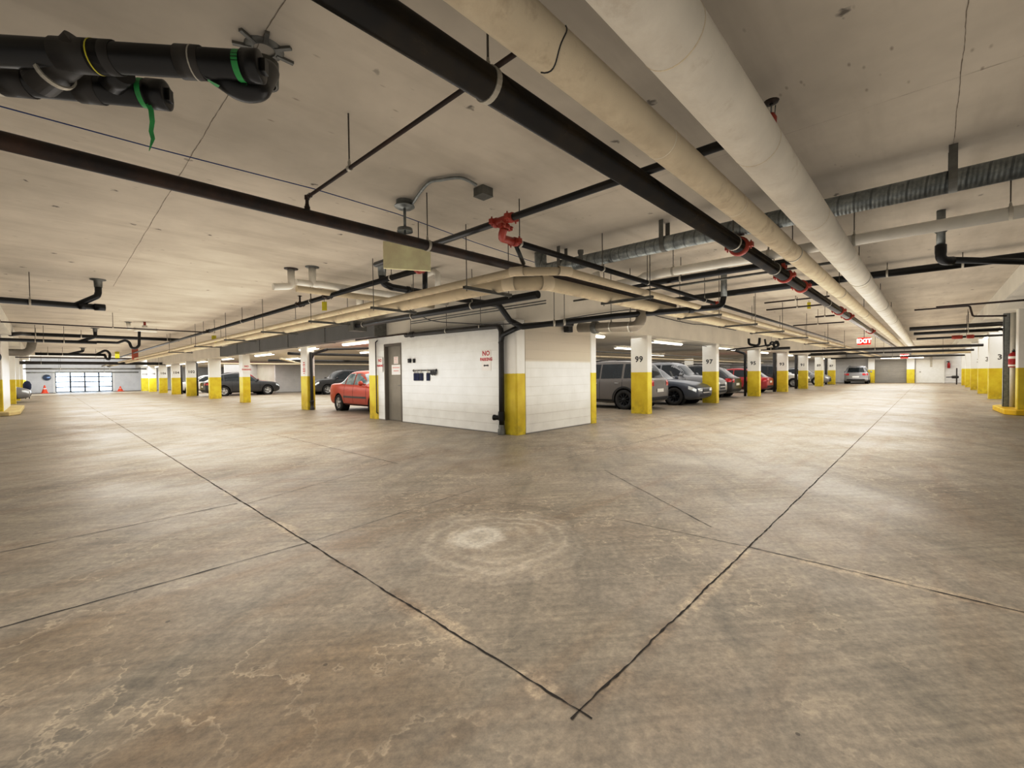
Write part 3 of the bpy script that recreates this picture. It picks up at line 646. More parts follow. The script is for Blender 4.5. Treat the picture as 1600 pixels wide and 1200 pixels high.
# --- black drains at the corner of the block room
xA, zA = 5.69, 2.60
r = pipe('drain_pipe', 'long black drain pipe under the tan pair running left past the block room', [(xA,4.75,zA),(xA,11.0,zA)], .066, 'abs', hang=[((xA,y,zA), Y) for y in (6.4,8.4,10.6)])
MB().box(xA-.1,xA+.28,10.95,11.25,zA-.13,zA+.12).build('end_box', 'galvd', r)
pts = [pz(741,471,2.66), pz(779,476,2.64), pz(796,501,2.60), pz(842,508,2.58)]
jB = [V((5.45,6.02,2.64)), V((6.0,5.78,2.64)), V((6.35,5.65,2.52))]
xb = 9.15; zb = 2.585
P0 = pX(842,508,xb); 
r = pipe('drain_pipe', 'black drain pipe kinking down and running right past the block room to a ceiling elbow', [pX(741,471,5.95), pX(779,476,6.15), pX(797,501,6.45), (6.62,5.95,H+(pX(842,508,6.62).z-H)), pX(960,494,7.6), pX(1120,480,9.15), pX(1128,476,9.25), pX(1131,462,9.25)+V((0,0,.0))], .056, 'abs', R=.09,
         hang=[(pX(866,505,6.85), (1,-1,0)), (pX(882,503.5,6.98), (1,-1,0)), (pX(985,491.5,7.86), (1,-1,0))], hub=[(pX(1080,484,8.75), (1,-1.2,0))], top=ZC)
q = pX(1131,462,9.25); MB().tube([q-Z*.02, V((q.x,q.y,ZC))], .058, 18).build('sleeve', 'galv', r)
MB().lathe((q.x,q.y,ZC-.012), Z, [(0,.06),(0,.12),(.01,.12),(.01,.06)], 20).build('flange', 'galvd', r)
xc = 6.64
r = pipe('drain_pipe', 'brown black drain pipe along the top of the block wall turning down at the corner', [(xc,pX(636,524,xc).y,2.345),(xc,pX(783,508,xc).y,2.30),(xc,pX(783,600,xc).y,.12)], .056, 'absd', R=.14, hang=[((xc,y,2.33), Y) for y in (9.9,8.4,7.2)], top=ZC)
yv = pX(783,600,xc).y
s = MB(); s.lathe((xc,yv,.0), Z, [(0,.085),(.12,.08),(.13,.066),(.2,.066),(.21,.058)], 18); s.build('foot', 'galvd', r)
s = MB(); s.lathe((xc,yv,.30), Z, [(0,.068),(.09,.072),(.1,.072),(.19,.068)], 18); s.lathe((xc-.02,yv+.02,.36), (-.3,1,0), [(0,.05),(.11,.05),(.115,.06),(.16,.06)], 16); s.build('cleanout', 'abs', r)
s = MB(); s.lathe((xc,pX(636,524,xc).y+.02,2.345), Y, [(-.35,.062),(-.3,.074),(-.18,.074),(-.15,.062)], 18); s.lathe((xc,pX(636,524,xc).y,2.345), Y, [(0,.06),(.06,.06),(.08,.03)], 16); s.build('hub', 'absd', r)
MB().tube(fillet([(xc,yv,1.93),(xc-.02,yv-.08,2.10),(6.62,6.12,2.21),(6.8,6.05,2.27),(7.3,5.98,2.33),pX(895,506,7.9)], .08), .054, 18).build('branch', 'abs', r)
g0 = pX(905,512,8.0); g1 = pX(1001,510,8.0)
r = pipe('drain_pipe', 'fat grey drain pipe with a big elbow above the right end of the block', [g0, g1, g1+V((.05,.0,.42))], .10, simple('grey_pipe','#8d8475',.5), R=.16, n=22, hang=[(pX(955,511,8.0), Y), (pX(985,511,8.0), Y)])
coupling(r, pX(930,511.5,8.0), Y, .098, 'galvd', .12, False, 'hub')
# (ends in a capped upturn behind the black drain)
# conduit runs below the beam edge
for i, (dz, lab) in enumerate(((0,'upper of two thin grey conduits crossing in front of the block room beam'),(.05,'lower of two thin grey conduits crossing in front of the block room beam'))):
    pipe('conduit', lab, [(6.45,5.2,2.64-dz),(6.45,9.6,2.64-dz)], .012, 'galvd', n=8)

# flat duct along the beam left of the block room
zd0, zd1 = pX(567,527,6.4).z, pX(567,502,6.4).z
r = thing('rectangular_duct', 'grey rectangular duct along the beam edge left of the block room', 'duct', (6.55,19,zd0))
MB().box(6.4,6.75,11.3,27,zd0,zd1).build('duct', simple('duct_grey','#6a6a69',.5,.3,.12,1.5), r)
for y in (11.3,14.5,17.7,20.9,24.1,27): MB().box(6.385,6.75,y-.02,y+.02,zd0-.015,zd1+.015).build('flange', 'galvd', r)
# --- drains and sprinkler lines over the left aisle
zq = 2.72
def qd(a, b, z=zq): return pz(*a, z), pz(*b, z)
A, B = qd((60,84), (402,104)); dq = (B-A).normalized()
r = pipe('drain_pipe', 'upper black drain pipe at the top left with a green taped cleanout and ceiling elbow', [A-dq*1.2, B], .062, 'abs', n=24)
for px, w in ((130,.10),(165,.05),(300,.05)):
    p = pz(px, 84+(px-60)*20/342, zq); MB().lathe(p, dq, [(-w,.064),(-w,.069),(w,.069),(w,.064)], 24).build('hub', 'absd', r)
for px, mt in ((152,'tag'),(306,'strap')):
    p = pz(px, 84+(px-60)*20/342, zq); MB().ring(p, dq, .066, .0705, .006, 24).build('band', mt, r)
cp = MB(); cp.lathe(B, dq, [(-.05,.062),(-.05,.070),(.015,.070),(.02,.055),(.02,0)], 24); cp.obox(B+dq*.03, (0,0,1), dq.cross(Z), dq, .03, .02, .012); cp.build('cleanout_cap', 'abs', r)
side = V((-dq.y, dq.x, 0)); 
if side.y < 0: side = -side
p0 = pz(345,112,zq); e1 = B+dq*.06+side*.10+V((0,0,-.02))
fl = pz(413,76,ZC)
el = [pz(338,113,zq), pz(378,141,2.66), pz(402,140,2.68), pz(418,112,2.86), V((fl.x,fl.y,3.16))]
MB().tube(fillet(el, .07), .056, 20).build('elbow', 'abs', r)
s = MB(); s.lathe((fl.x,fl.y,3.08), Z, [(0,.06),(.0,.075),(.14,.078),(.14,.06)], 22); s.build('sleeve', 'galvd', r)
s = MB()
for k in range(7):
    a = k*.9; s.obox((fl.x+.12*cos(a), fl.y+.12*sin(a), ZC-.008), (cos(a),sin(a),0), (-sin(a),cos(a),0), Z, .05, .012, .008)
s.lathe((fl.x,fl.y,ZC-.012), Z, [(0,.06),(0,.10),(.012,.11)], 20); s.build('flange', 'galvd', r)
def tape(root, p, ax, rr, tail, name='tape'):
    s = MB(); ax = V(ax).normalized(); s.lathe(p, ax, [(-.014, rr), (.014, rr)], 26)
    rows = []
    for q, wd, tw in tail:
        d = V((cos(tw), sin(tw), 0)); rows.append([V(q)-d*wd/2, V(q)+d*wd/2])
    if rows: s.sheet(rows)
    return s.build(name, 'tape', root)
vd = V((1,-1,0)).normalized()
p = pz(376,103,zq)
tape(r, p, dq, .0645, [])
tl = []
s = MB(); s.sheet([[pz(386,132,2.66), pz(372,139,2.66)], [pz(366,136,2.655), pz(358,141,2.655)], [pz(344,134,2.65), pz(338,136,2.65)], [pz(325,124,2.65), pz(324,126,2.65)]]); s.build('tape_end', 'tape', r)
A2, B2 = qd((-60,118), (256,149)); d2 = (B2-A2).normalized()
r2 = pipe('drain_pipe', 'lower black drain pipe at the top left with a hanging green tape tail', [A2-d2, B2], .064, 'abs', n=24)
for px, w in ((25,.06),(140,.05)):
    p = pz(px, 118+(px+60)*31/316, zq); MB().lathe(p, d2, [(-w,.066),(-w,.071),(w,.071),(w,.066)], 24).build('hub', 'absd', r2)
cp = MB(); cp.lathe(B2, d2, [(-.06,.064),(-.06,.070),(.012,.070),(.016,.056),(.016,0)], 24); cp.obox(B2+d2*.022, (0,0,1), d2.cross(Z), d2, .03, .018, .012); cp.build('cleanout_cap', 'abs', r2)
p = pz(226,146,zq)
s = MB(); s.lathe(p, d2, [(-.012,.0665),(.012,.0665)], 26)
tail = [(pz(231,162,2.66),.026),(pz(236,172,2.63),.027),(pz(238,190,2.585),.026),(pz(236,205,2.55),.024),(pz(239,217,2.515),.022),(pz(233,236,2.47),.003)]
s.sheet([[q-vd*w/2, q+vd*w/2] for q, w in tail]); s.build('tape', 'tape', r2)
# wye between the two
W0, W1 = pz(112,86,2.72), pz(62,128,2.66)
MB().tube([pz(128,72,2.76), pz(112,88,2.72), W1], .066, 22).build('wye', 'absd', r)
MB().ring(pz(86,112,2.675), (W1-W0), .066, .074, .02, 24).build('band', 'strap', r)
MB().tube([pz(190,112,2.74), pz(175,130,2.72)], .055, 18).build('wye', 'abs', r2)
hanger(r2, pz(-4,124,zq), d2, .064)
# blue cable
c = [pz(-40,152,3.18), pz(0,166,3.18), pz(240,231,3.17), pz(490,295,3.16), pz(620,334,3.17), pz(740,378,3.18), pz(880,425,3.2)]
tag(MB().tube(c, .005, 8).build('data_cable', 'cable'), 'thin blue cable strung across the ceiling behind the rusty pipe', 'cable')

def urun(label, phi, y, x0, x1, r, mat, hx=(), name='drain_pipe', group=None, top=ZC, n=14):
    z = H+y*tan(radians(phi)); return pipe(name, label, [(x0,y,z),(x1,y,z)], r, mat, hang=[((x,y,z), X) for x in hx], group=group, top=top, n=n), z
def upx(px, y):   # x where an upright plane y is met under photo column px
    return pY(px, 560, y).x
def drop_in(root, x, y, z, r, dx, mat='abs'):
    """wye arm rising to a flange in the slab"""
    MB().tube(fillet([(x-dx,y,z),(x-.02,y,z+.22),(x+.0,y,z+.30),(x+.0,y,ZC-.05)], .08), r*.92, 16).build('wye', mat, root)
    s = MB(); s.lathe((x,y,ZC-.16), Z, [(0,r*1.05),(.13,r*1.15),(.145,r*2.1),(.158,r*2.1)], 18); s.build('sleeve', 'galvd', root)
y = 12.3
r, z = urun('nearest black drain pipe over the left aisle, with a wye up to the ceiling', 6.75, y, -9, upx(163,y), .058, 'abs', (upx(50,y), -3))
drop_in(r, upx(157,y), y, z, .06, .34)
s = MB(); s.lathe((upx(150,y),y,z), X, [(0,.06),(0,.068),(.16,.068),(.17,.05),(.17,0)], 16); s.lathe((upx(126,y),y,z), X, [(0,.06),(0,.068),(.1,.068),(.1,.06)], 16); s.build('cleanout', 'abs', r)
y = 18.2
r, z = urun('long thin sprinkler line over the left aisle', 4.92, y, -9, 4.0, .018, 'brn', (upx(178,y), upx(2,y), upx(352,y)-.3), 'sprinkler_pipe')
y = 24.1
r, z = urun('second black drain pipe over the left aisle, with a wye at its end', 3.43, y, -9, upx(152,y), .062, 'abs', (upx(56,y), upx(69,y), upx(101,y)))
drop_in(r, upx(150,y), y, z, .062, .5)
y = 24.6; z = H+y*tan(radians(3.48))
r = pipe('drain_pipe', 'black drain with a looping trap over the left aisle', [(upx(152,y),y,z),(upx(185,y),y,z),(upx(197,y),y,z+.12),(upx(203,y),y,z+.02),(upx(206,y),y,z-.20),(upx(213,y),y,z-.22),(upx(218,y),y,z-.08),(upx(219,y),y,ZC)], .05, 'abs', R=.12)
y = 25.5
r, z = urun('long black drain pipe behind the looping trap over the left aisle', 3.98, y, upx(42,y), 4.4, .07, 'abs', (upx(57,y), upx(128,y), upx(262,y)))
MB().tube(fillet([(upx(42,y)+.2,y,z),(upx(42,y),y,z),(upx(40,y)-.1,y-.4,z-.02),(upx(38,y)-.3,y-1.2,z-.12)], .2), .07, 14).build('elbow', 'absd', r)
y = 39.6
r, z = urun('third black drain pipe over the left aisle with a trap, thinner and farther off', 2.27, y, upx(55,y), upx(165,y), .085, 'abs', (upx(75,y), upx(98,y)))
drop_in(r, upx(130,y), y, z, .08, .7)
MB().tube(fillet([(upx(150,y),y,z),(upx(166,y),y,z+.35),(upx(172,y),y,z+.1),(upx(171,y),y,z-.3),(upx(166,y),y,z-.25),(upx(164,y),y,z)], .2), .07, 12).build('trap', 'abs', r)
r = pipe('drain_pipe', 'fat grey pipe with a round elbow over the far left aisle', [(-9,33.,H+33*tan(radians(2.36))),(upx(47,33.),33.,H+33*tan(radians(2.36))),(upx(52,33.),33.,3.29)], .17, simple('grey_main','#8b857b',.5), R=.3)
y = 41.
urun('thin rusty sprinkler line over the far left aisle', 1.95, y, -9, upx(206,y), .03, 'brn', (upx(150,y),), 'sprinkler_pipe')
y = 46.
urun('long dark main crossing the far end of the left aisle', 1.48, y, -8.5, upx(258,y), .11, 'absd', (upx(64,y), upx(262,y)-.6))
y = 52.
urun('dull grey pipe crossing close before the glazed door', .95, y, -6, 6.5, .06, 'galvd', (1,4))
y = 57.
urun('last dull grey pipe crossing just before the glazed door', .62, y, -6, 6.5, .06, 'galvd', (1,4))
# --- sprinkler main along the left aisle
xs, zs = 4.0, 2.90
ye = 5.66
r = pipe('sprinkler_pipe', 'black sprinkler main running away along the left aisle from a red elbow', [(xs,ye,zs),(xs,44,zs)], .045, 'blk', n=16, hang=[((xs,y,zs), Y) for y in (6.5,9.7,14.5,19.,25.)])
s = MB(); s.tube(fillet([(xs,ye+.05,zs),(xs,ye-.1,zs),(xs-.15,ye-.12,zs+.02)], .08), .06, 16); s.build('elbow', 'red', r); coupling(r, (xs,ye+.05,zs), Y, .047, 'red', .07)
coupling(r, (xs,8.9,zs), Y, .044, 'brn', .09); coupling(r, (xs,10.3,zs), Y, .044, 'brn', .09); coupling(r, (xs,18.2,zs), Y, .044, 'brn', .12)
MB().tube([(xs,10.3,zs+.04),(xs,10.3,zs+.18)], .02, 8).lathe((xs,10.3,zs+.18), Z, [(0,.03),(.01,.05),(.02,.01)], 10).build('deflector', 'brn', r)
# yellow inspection tags
for i, (p, lab) in enumerate(((V((xs,9.05,zs-.05)),'yellow tag hanging from the left black sprinkler main'),(pY(1264,470,y6).lerp(pY(1264,470,1.8),.6),'yellow tag hanging below the fire main at the right'),(V((xs+.2,18.5,2.78)),'yellow tag at the far sprinkler joint over the left aisle'),(pX(183,549,1.9),'yellow tag beside the far trap over the left aisle'))):
    root = MB().obox(p-Z*.13, (1,-1,0), Z, (1,1,0), .05 if i < 2 else .08, .09 if i < 2 else .12, .002).build('hanging_tag', 'tag'); tag(root, lab, 'tag', 'yellow tags on the pipes')
    MB().tube([p-Z*.05, p+Z*.02], .004, 6).build('wire', 'wire', root)
# --- white pipes out of the slab, left of the yellowed panel
y = 8.42; x0 = upx(455, y)
a = V((3.2,8.6,ZC))
zz = H+8.3*tan(radians(11.7))
r = pipe('insulated_pipe', 'white wrapped pipe dropping from the slab and running right, second of the pair', [pY(485,440,8.3)+V((-.25,0,-.04)), pY(488,444,8.3)] , .055, 'pvcw')
MB().tube(fillet([(pY(488,430,8.3).x,8.3,ZC),(pY(488,430,8.3).x,8.3,zz-.02),(pY(488,430,8.3).x+.12,8.3,zz),(6.6,8.3,zz-.02)], .08), .062, 16).build('pipe', 'pvcw', r)
MB().lathe((pY(488,430,8.3).x,8.3,ZC-.012), Z, [(0,.06),(0,.12),(.012,.12)], 18).build('flange', 'galvd', r)
xq = pY(455,430,8.7).x; zz2 = H+8.7*tan(radians(11.0))
r = pipe('insulated_pipe', 'white wrapped pipe dropping from the slab with a short leftward elbow, first of the pair', fillet([(xq,8.7,ZC),(xq,8.7,zz2),(xq-.32,8.7,zz2-.05)], .07), .062, 'pvcw')
MB().lathe((xq,8.7,ZC-.012), Z, [(0,.06),(0,.12),(.012,.12)], 18).build('flange', 'brn', r)
MB().tube([(xq+.1,8.72,zz2-.03),(6.5,8.72,zz2-.03)], .06, 14).build('pipe', 'ins_small', r)
pipe('insulated_pipe', 'short white pipe stub dropping behind the left sprinkler main', [pX(562,462,5.6), pX(562,480,5.6)], .08, 'pvcw')
# black drain with flange behind the yellowed panel
y = 7.3; zb7 = H+y*tan(radians(12.7)); xf = pY(597,430,y).x
r = pipe('drain_pipe', 'black drain dropping from a ceiling flange behind the yellowed panel', fillet([(xf,y,ZC-.05),(xf,y,zb7+.05),(xf+.2,y,zb7),(6.6,y,zb7-.04)], .1), .062, 'abs', hub=[((xf+.55,y,zb7-.01), X)])
s = MB(); s.lathe((xf,y,ZC-.2), Z, [(0,.07),(.17,.075),(.18,.15),(.198,.15)], 18); s.build('flange', 'galv', r)
pz0 = pX(668,436,5.0)
r = pipe('insulated_pipe', 'small white pipe bend just right below the yellowed panel', fillet([pX(664,431,5.1), pX(678,424,5.1), pX(684,428,5.1), pX(684,448,5.1)], .05), .05, 'pvcw', hub=[])
pipe('drain_pipe', 'black upright pipe next to the white bend below the yellowed panel', [pX(664,420,4.7), pX(664,455,4.7)], .045, 'abs')
# --- drop lights, boxes, conduits
b1 = pz(632,314,ZC)
r = thing('hanging_sign', 'blank yellowed sign panel hanging from a conduit stem behind the rusty pipe', 'sign', b1)
s = MB(); s.lathe((b1.x,b1.y,ZC-.09), Z, [(0,0),(0,.085),(.02,.10),(.02,.115),(.03,.115),(.03,.095),(.09,.095)], 22); s.build('ceiling_box', 'galv', r)
def zat(px, py): return H+V((b1.x,b1.y,0)).length*(ray(px,py).z/V((ray(px,py).x, ray(px,py).y, 0)).length)
zc = zat(638,360)
MB().tube([(b1.x,b1.y,ZC-.05),(b1.x,b1.y,zc)], .016, 12).build('stem', 'galv', r)
cz_ = zat(639,401); s = MB(); s.lathe((b1.x,b1.y,zc-.02), Z, [(0,.09),(.04,.085),(.05,.02)], 18); s.tube([(b1.x,b1.y,zc),(b1.x,b1.y,cz_+.12)], .012, 8); s.build('canopy', 'galv', r)
fw = V((b1.x,b1.y,0)).normalized(); rt = V((fw.y,-fw.x,0))
tl_, br_ = ray(607,382), ray(671,418)
cz = H+ V((b1.x,b1.y,0)).length * (ray(639,401).z/ V((ray(639,401).x, ray(639,401).y,0)).length)
MB().obox((b1.x+rt.x*.02,b1.y+rt.y*.02,cz), (rt.x+.0, rt.y, -.02), Z, fw, .268, .155, .018).build('panel', 'board', r, bevel=.006)
b2 = pz(755,294,ZC)
r2_ = thing('junction_box', 'grey square junction box on the ceiling feeding the curved conduit', 'junction box', b2)
dd = (V((b1.x,b1.y,0))-V((b2.x,b2.y,0))).normalized(); d9 = V((-dd.y,dd.x,0))
s = MB(); s.obox((b2.x,b2.y,ZC-.045), X, Y, Z, .075, .075, .045); s.obox((b2.x,b2.y,ZC-.092), X, Y, Z, .079, .079, .003); s.build('box', 'galvd', r2_, bevel=.003)
cv = [V((b1.x,b1.y,ZC-.05))+V((b2.x-b1.x,b2.y-b1.y,0)).normalized()*.10, pz(668,287,ZC-.03), pz(690,281,ZC-.03), pz(708,278,ZC-.03), pz(725,279,ZC-.035), pz(744,289,ZC-.05)]
def smooth(P, k=5):
    out = []
    for i in range(len(P)-1):
        p0, p1, p2, p3 = P[max(i-1,0)], P[i], P[i+1], P[min(i+2,len(P)-1)]
        for j in range(k):
            t = j/k; out.append(.5*((2*p1)+(p2-p0)*t+(2*p0-5*p1+4*p2-p3)*t*t+(3*p1-p0-3*p2+p3)*t**3))
    return out+[P[-1]]
MB().tube(smooth(cv), .017, 10).build('conduit', 'galv', r2_)
# sprinkler head by the big white pipe
q = pz(1205,160,3.16)
r = thing('fire_sprinkler', 'red upright sprinkler head poking up behind the largest white pipe', 'sprinkler', (q.x,q.y,2.9))
MB().lathe((q.x,q.y,2.88), Z, [(0,.018),(.1,.018),(.1,.032),(.17,.036),(.2,.022),(.2,.0)], 14).build('body', 'red', r)
s = MB(); s.tube([(q.x+.018,q.y-.018,3.08),(q.x+.022,q.y-.022,3.14)], .004, 6); s.tube([(q.x-.018,q.y+.018,3.08),(q.x-.022,q.y+.022,3.14)], .004, 6); s.tube([(q.x,q.y,3.08),(q.x,q.y,3.16)], .005, 8); s.build('frame', 'galv', r)
s = MB(); s.lathe((q.x,q.y,3.15), Z, [(0,.012),(.006,.045),(.016,.05),(.018,.0)], 14); s.build('deflector', 'brn', r)

# --- right aisle, farther pipes
for i, (phi, x, y0, y1, rr, mt, nm, lab) in enumerate(((5.76,15.2,-3,-.1,.022,'brn','sprinkler_pipe','thin brown line crossing right of the big white pipe'),
    (5.76,15.25,1.95,2.4,.022,'brn','sprinkler_pipe','stub of thin brown line showing between fire main and cream pipe'),
    (8.0,14.0,1.9,3.4,.02,'brn','sprinkler_pipe','upper of two thin brown branch lines left of the fire main'),
    (7.0,14.2,1.9,3.4,.02,'brn','sprinkler_pipe','lower of two thin brown branch lines left of the fire main'),
    (5.0,17.6,2.0,3.4,.02,'brn','sprinkler_pipe','third thin brown branch line left of the fire main, farther off'),
    (3.88,21.6,-2.4,.55,.07,'absd','drain_pipe','thick dark pipe crossing under the slab right of the big white pipe end'),
    (3.4,22.5,-2.4,.45,.055,'abs','drain_pipe','black pipe just below the thick dark crossing pipe at the right'),
    (2.9,24.,-2.4,.4,.04,'blk','sprinkler_pipe','black line with red couplings crossing over the numbered right columns'),
    (2.1,30.,-1.8,6,.065,'absd','drain_pipe','black pipe crossing the whole aisle under the end of the fire main'),
    (1.7,36.,-1.8,6,.055,'absd','drain_pipe','dark pipe crossing the aisle far back, second to last'),
    (1.25,45.,-1.8,6,.06,'absd','drain_pipe','dark pipe crossing the aisle at the very back'),
    (2.55,26.2,5.2,6.9,.07,'abs','drain_pipe','black drain pipe crossing above the columns 95 and 93'),
    (1.75,38.,4.2,6.9,.10,'abs','drain_pipe','dark drain pipe crossing above columns 91 and 89'))):
    z = H+x*tan(radians(phi)); z = min(z, 3.2)
    root = pipe(nm, lab, [(x,y0,z),(x,y1,z)], rr, mt, n=12, hang=[((x,(y0+y1)/2,z), Y)])
    if 'red couplings' in lab:
        coupling(root, (x,-.75,z), Y, .05, 'red', .3); coupling(root, (x,-1.1,z), Y, .05, 'red', .2)
r = pipe('insulated_pipe', 'white wrapped pipe crossing over the numbered right columns to the big pipe elbow', [(xP-2.,.9,2.36),(xP-2.,-2.4,2.36)], .1, 'ins_small', n=16, hang=[((xP-2.,-.6,2.36), Y)])
r = pipe('sprinkler_pipe', 'thin brown line with an upright elbow near the right columns', fillet([(17.9,.35,3.05),(17.9,-.8,3.05),(17.9,-.86,2.75),(17.9,-1.5,2.7)], .06), .022, 'brn', n=10)
# small drains in front of the columns 95 and 93
r = thing('drain_pipe', 'cluster of black trap bends hanging before column 95', 'pipe', (20.8,5.4,2.4))
xx = 20.8
def q_(px, py): return pX(px, py, xx)
s = MB(); s.tube(fillet([q_(1170,529), q_(1170,538), q_(1186,541), q_(1187,528)], .12), .05, 12); s.build('trap', 'abs', r)
s = MB(); s.tube(fillet([q_(1195,530), q_(1197,541), q_(1203,540), q_(1204,534), q_(1216,536)], .08), .035, 10); s.build('trap', 'abs', r)
s = MB(); s.tube(fillet([q_(1214,533), q_(1208,538), q_(1211,544), q_(1217,540), q_(1214,533)], .1), .05, 10); s.build('trap', 'abs', r)
MB().tube([q_(1135,547), q_(1190,541), q_(1216,536)], .03, 10).build('pipe', 'abs', r)
s = MB(); s.tube([V((24.9,6.55,0)), V((24.9,6.95,1.5)), V((24.9,6.95,2.4))], .05, 10)
dr = tag(MB().tube(fillet([(24.93,6.95,.0),(24.93,6.95,2.2),(24.93,7.5,2.4)], .15), .06, 12).build('downpipe', 'abs'), 'black downpipe fixed to the left side of column 95', 'pipe')
for x, lab in ((31.0,'black downpipe on the left side of column 93'),(37.07,'black downpipe against column 91'),(49.65,'dark downpipe on the left side of column 87')):
    tag(MB().tube([(x,6.98,0),(x,6.98,2.4)], .09, 12).build('downpipe', 'absd'), lab, 'pipe')
for y, lab in ((38.05,'dark downpipe behind column 102'),(58.9,'grey downpipe on column 110'),(43.25,'dark downpipe against column 104')):
    tag(MB().tube([(7.52,y,0),(7.52,y,2.4)], .09, 12).build('downpipe', 'absd'), lab, 'pipe')
# drainpipe on the first left column
xv, yv2 = 7.04, 17.18
r = pipe('drain_pipe', 'brown downpipe on the right face of the left column, with a wye at its top', [(xv,yv2,.06),(xv,yv2,2.2)], .055, 'absd')
MB().tube(fillet([(xv,yv2,1.95),(xv+.10,yv2+.0,2.16),(xv+.55,yv2-.2,2.32)], .1), .05, 14).build('wye', 'absd', r)
s = MB(); s.lathe((xv,yv2,.0), Z, [(0,.075),(.1,.075),(.11,.06),(.26,.06),(.27,.075),(.36,.075),(.37,.06)], 16); s.lathe((xv,yv2,.33), (-.3,-1,0), [(.03,.05),(.1,.05),(.1,.0)], 14); s.build('cleanout', 'absd', r)
MB().tube([(xv+.55,yv2-.2,2.32),(9.4,14.2,2.33)], .045, 12).build('pipe', 'absd', r)
# drain and return above the door
r = pipe('conduit', 'thin brown pipe crossing above the taupe door', [(6.5,9.9,2.36),(6.5,12.6,2.36)], .02, 'brn', n=10)
# slim conduit down the column left of the door
cy = pX(590,600,6.70).y
tag(MB().tube(fillet([(6.70,cy,.18),(6.66,cy,.2),(6.66,cy,2.25),(6.72,cy,2.3)], .02), .016, 10).build('conduit', 'brn'), 'thin brown conduit down the column left of the taupe door', 'conduit')
# pipes under the lowered slab in the stalls
for i, (p0, p1, rr, mt, lab) in enumerate((((7.4,20.5,2.30),(26,20.5,2.30),.06,'absd','dark pipe under the low slab behind the first left column'),((9.,28.,2.25),(25,28.,2.25),.07,'absd','grey dark pipe under the low slab farther into the left stalls'),
      ((7.2,34.,2.2),(25,34.,2.2),.05,'ins_small','tan pipe under the low slab before the block wall of the left stalls'),((7.6,22.,2.12),(12,31,2.15),.05,'ins_small','slanting tan pipe under the low slab of the left stalls'),
      ((10.5,13.5,2.2),(55,13.5,2.2),.05,'ins_small','tan pipe under the low slab behind the parked right-hand cars'),((10.5,15.5,2.0),(55,15.5,2.0),.06,'brn','brown pipe low behind the parked right-hand cars'),
      ((10.5,16.8,2.15),(55,16.8,2.15),.07,'pvcw','white pipe low along the rear wall behind the right-hand cars'),((10.5,11.5,2.3),(55,11.5,2.3),.03,'galvd','thin grey pipe high behind the parked right-hand cars'))):
    pipe('ceiling_pipe', lab, [p0, p1], rr, mt, n=12, top=ZS)

# ================================================================== strip lights under the lowered slab
tubes = []
def strip(p0, p1, label, group):
    p0, p1 = V(p0), V(p1); d = (p1-p0).normalized(); c = (p0+p1)/2; L = (p1-p0).length/2; sd = Z.cross(d)
    r = thing('ceiling_strip_light', label, 'strip light', c, group)
    MB().obox(c+Z*.035, d, sd, Z, L, .06, .02).build('housing', 'white', r)
    rows = [[q+sd*.075*cos(g)-Z*.05*sin(g)+Z*.012 for g in [pi*k/8 for k in range(9)]] for q in (p0+d*.015, p1-d*.015)]
    MB().sheet(rows).build('lens', 'tube', r)
    s = MB(); s.obox(p0+Z*.01, d, sd, Z, .015, .065, .03); s.obox(p1+Z*.01, d, sd, Z, .015, .065, .03); s.build('end_cap', 'white', r)
ZL = 2.33
GA = 'strip lights over the right stalls'
for i, (x0, x1, y, lab) in enumerate(((10.0,11.25,6.95,'strip light beyond the end of the block wall'),(14.3,16.7,6.9,'strip light between columns 99 and 97'),(20.6,23.0,6.9,'strip light between columns 97 and 95'),(26.6,29.0,6.9,'strip light between columns 95 and 93'),(33,35.4,6.9,'strip light between columns 93 and 91'),(39,41.4,6.9,'strip light between columns 91 and 89'),(45.5,47.9,6.9,'strip light between columns 89 and 87'),
     (16.5,18.9,9.6,'strip light deeper inside, above the dark blue grey sedan'),(24,26.4,12,'strip light deep inside behind column 97'))):
    strip((x0,y,ZL),(x1,y,ZL),lab,GA)
GB = 'strip lights over the left stalls'
for i, (y0, y1, x, lab) in enumerate(((11.9,14.4,7.0,'strip light just left of the taupe door column'),(16.6,18.2,6.7+.35,'strip light above the first left column'),(16.4,18.9,10.0,'strip light deeper inside, above the orange sedan'),(26.5,29,10.2,'strip light deep inside above the dark hatchback'),
     (28.3,30.3,7.3,'strip light above the broad left column'),(34,36.4,7.3,'strip light before column 102'),(39.5,41.9,7.3,'strip light before column 104'),(45,47.4,7.3,'strip light before column 106'),(51,53,7.3,'strip light before column 108'),(22.,24.4,7.3,'strip light before the slim left column'))):
    strip((x,y0,ZL),(x,y1,ZL),lab,GB)
GC = 'strip lights under the left-hand slab'
for y, lab in ((31,'strip light above the pale car at the far left'),(43,'middle strip light at the far left'),(52,'last strip light at the far left before the glazed door')):
    strip((-1.9,y,2.78),(-1.9,y+2.4,2.78),lab,GC)
GD = 'strip lights under the right-hand slab'
for x, lab in ((23.5,'strip light nearest above the right-hand columns'),(30,'second strip light above the right-hand columns'),(40,'third strip light above the right-hand columns')):
    strip((x,-2.0,2.78),(x+2.4,-2.0,2.78),lab,GD)
strip((54.5,3.4,2.36),(54.5,.4,2.36),'bright strip light in front of the grey shutter at the far wall',None)
strip((20.2,-1.9,2.75),(21.8,-1.9,2.75),'strip light above the galvanized post at the right edge',GD)

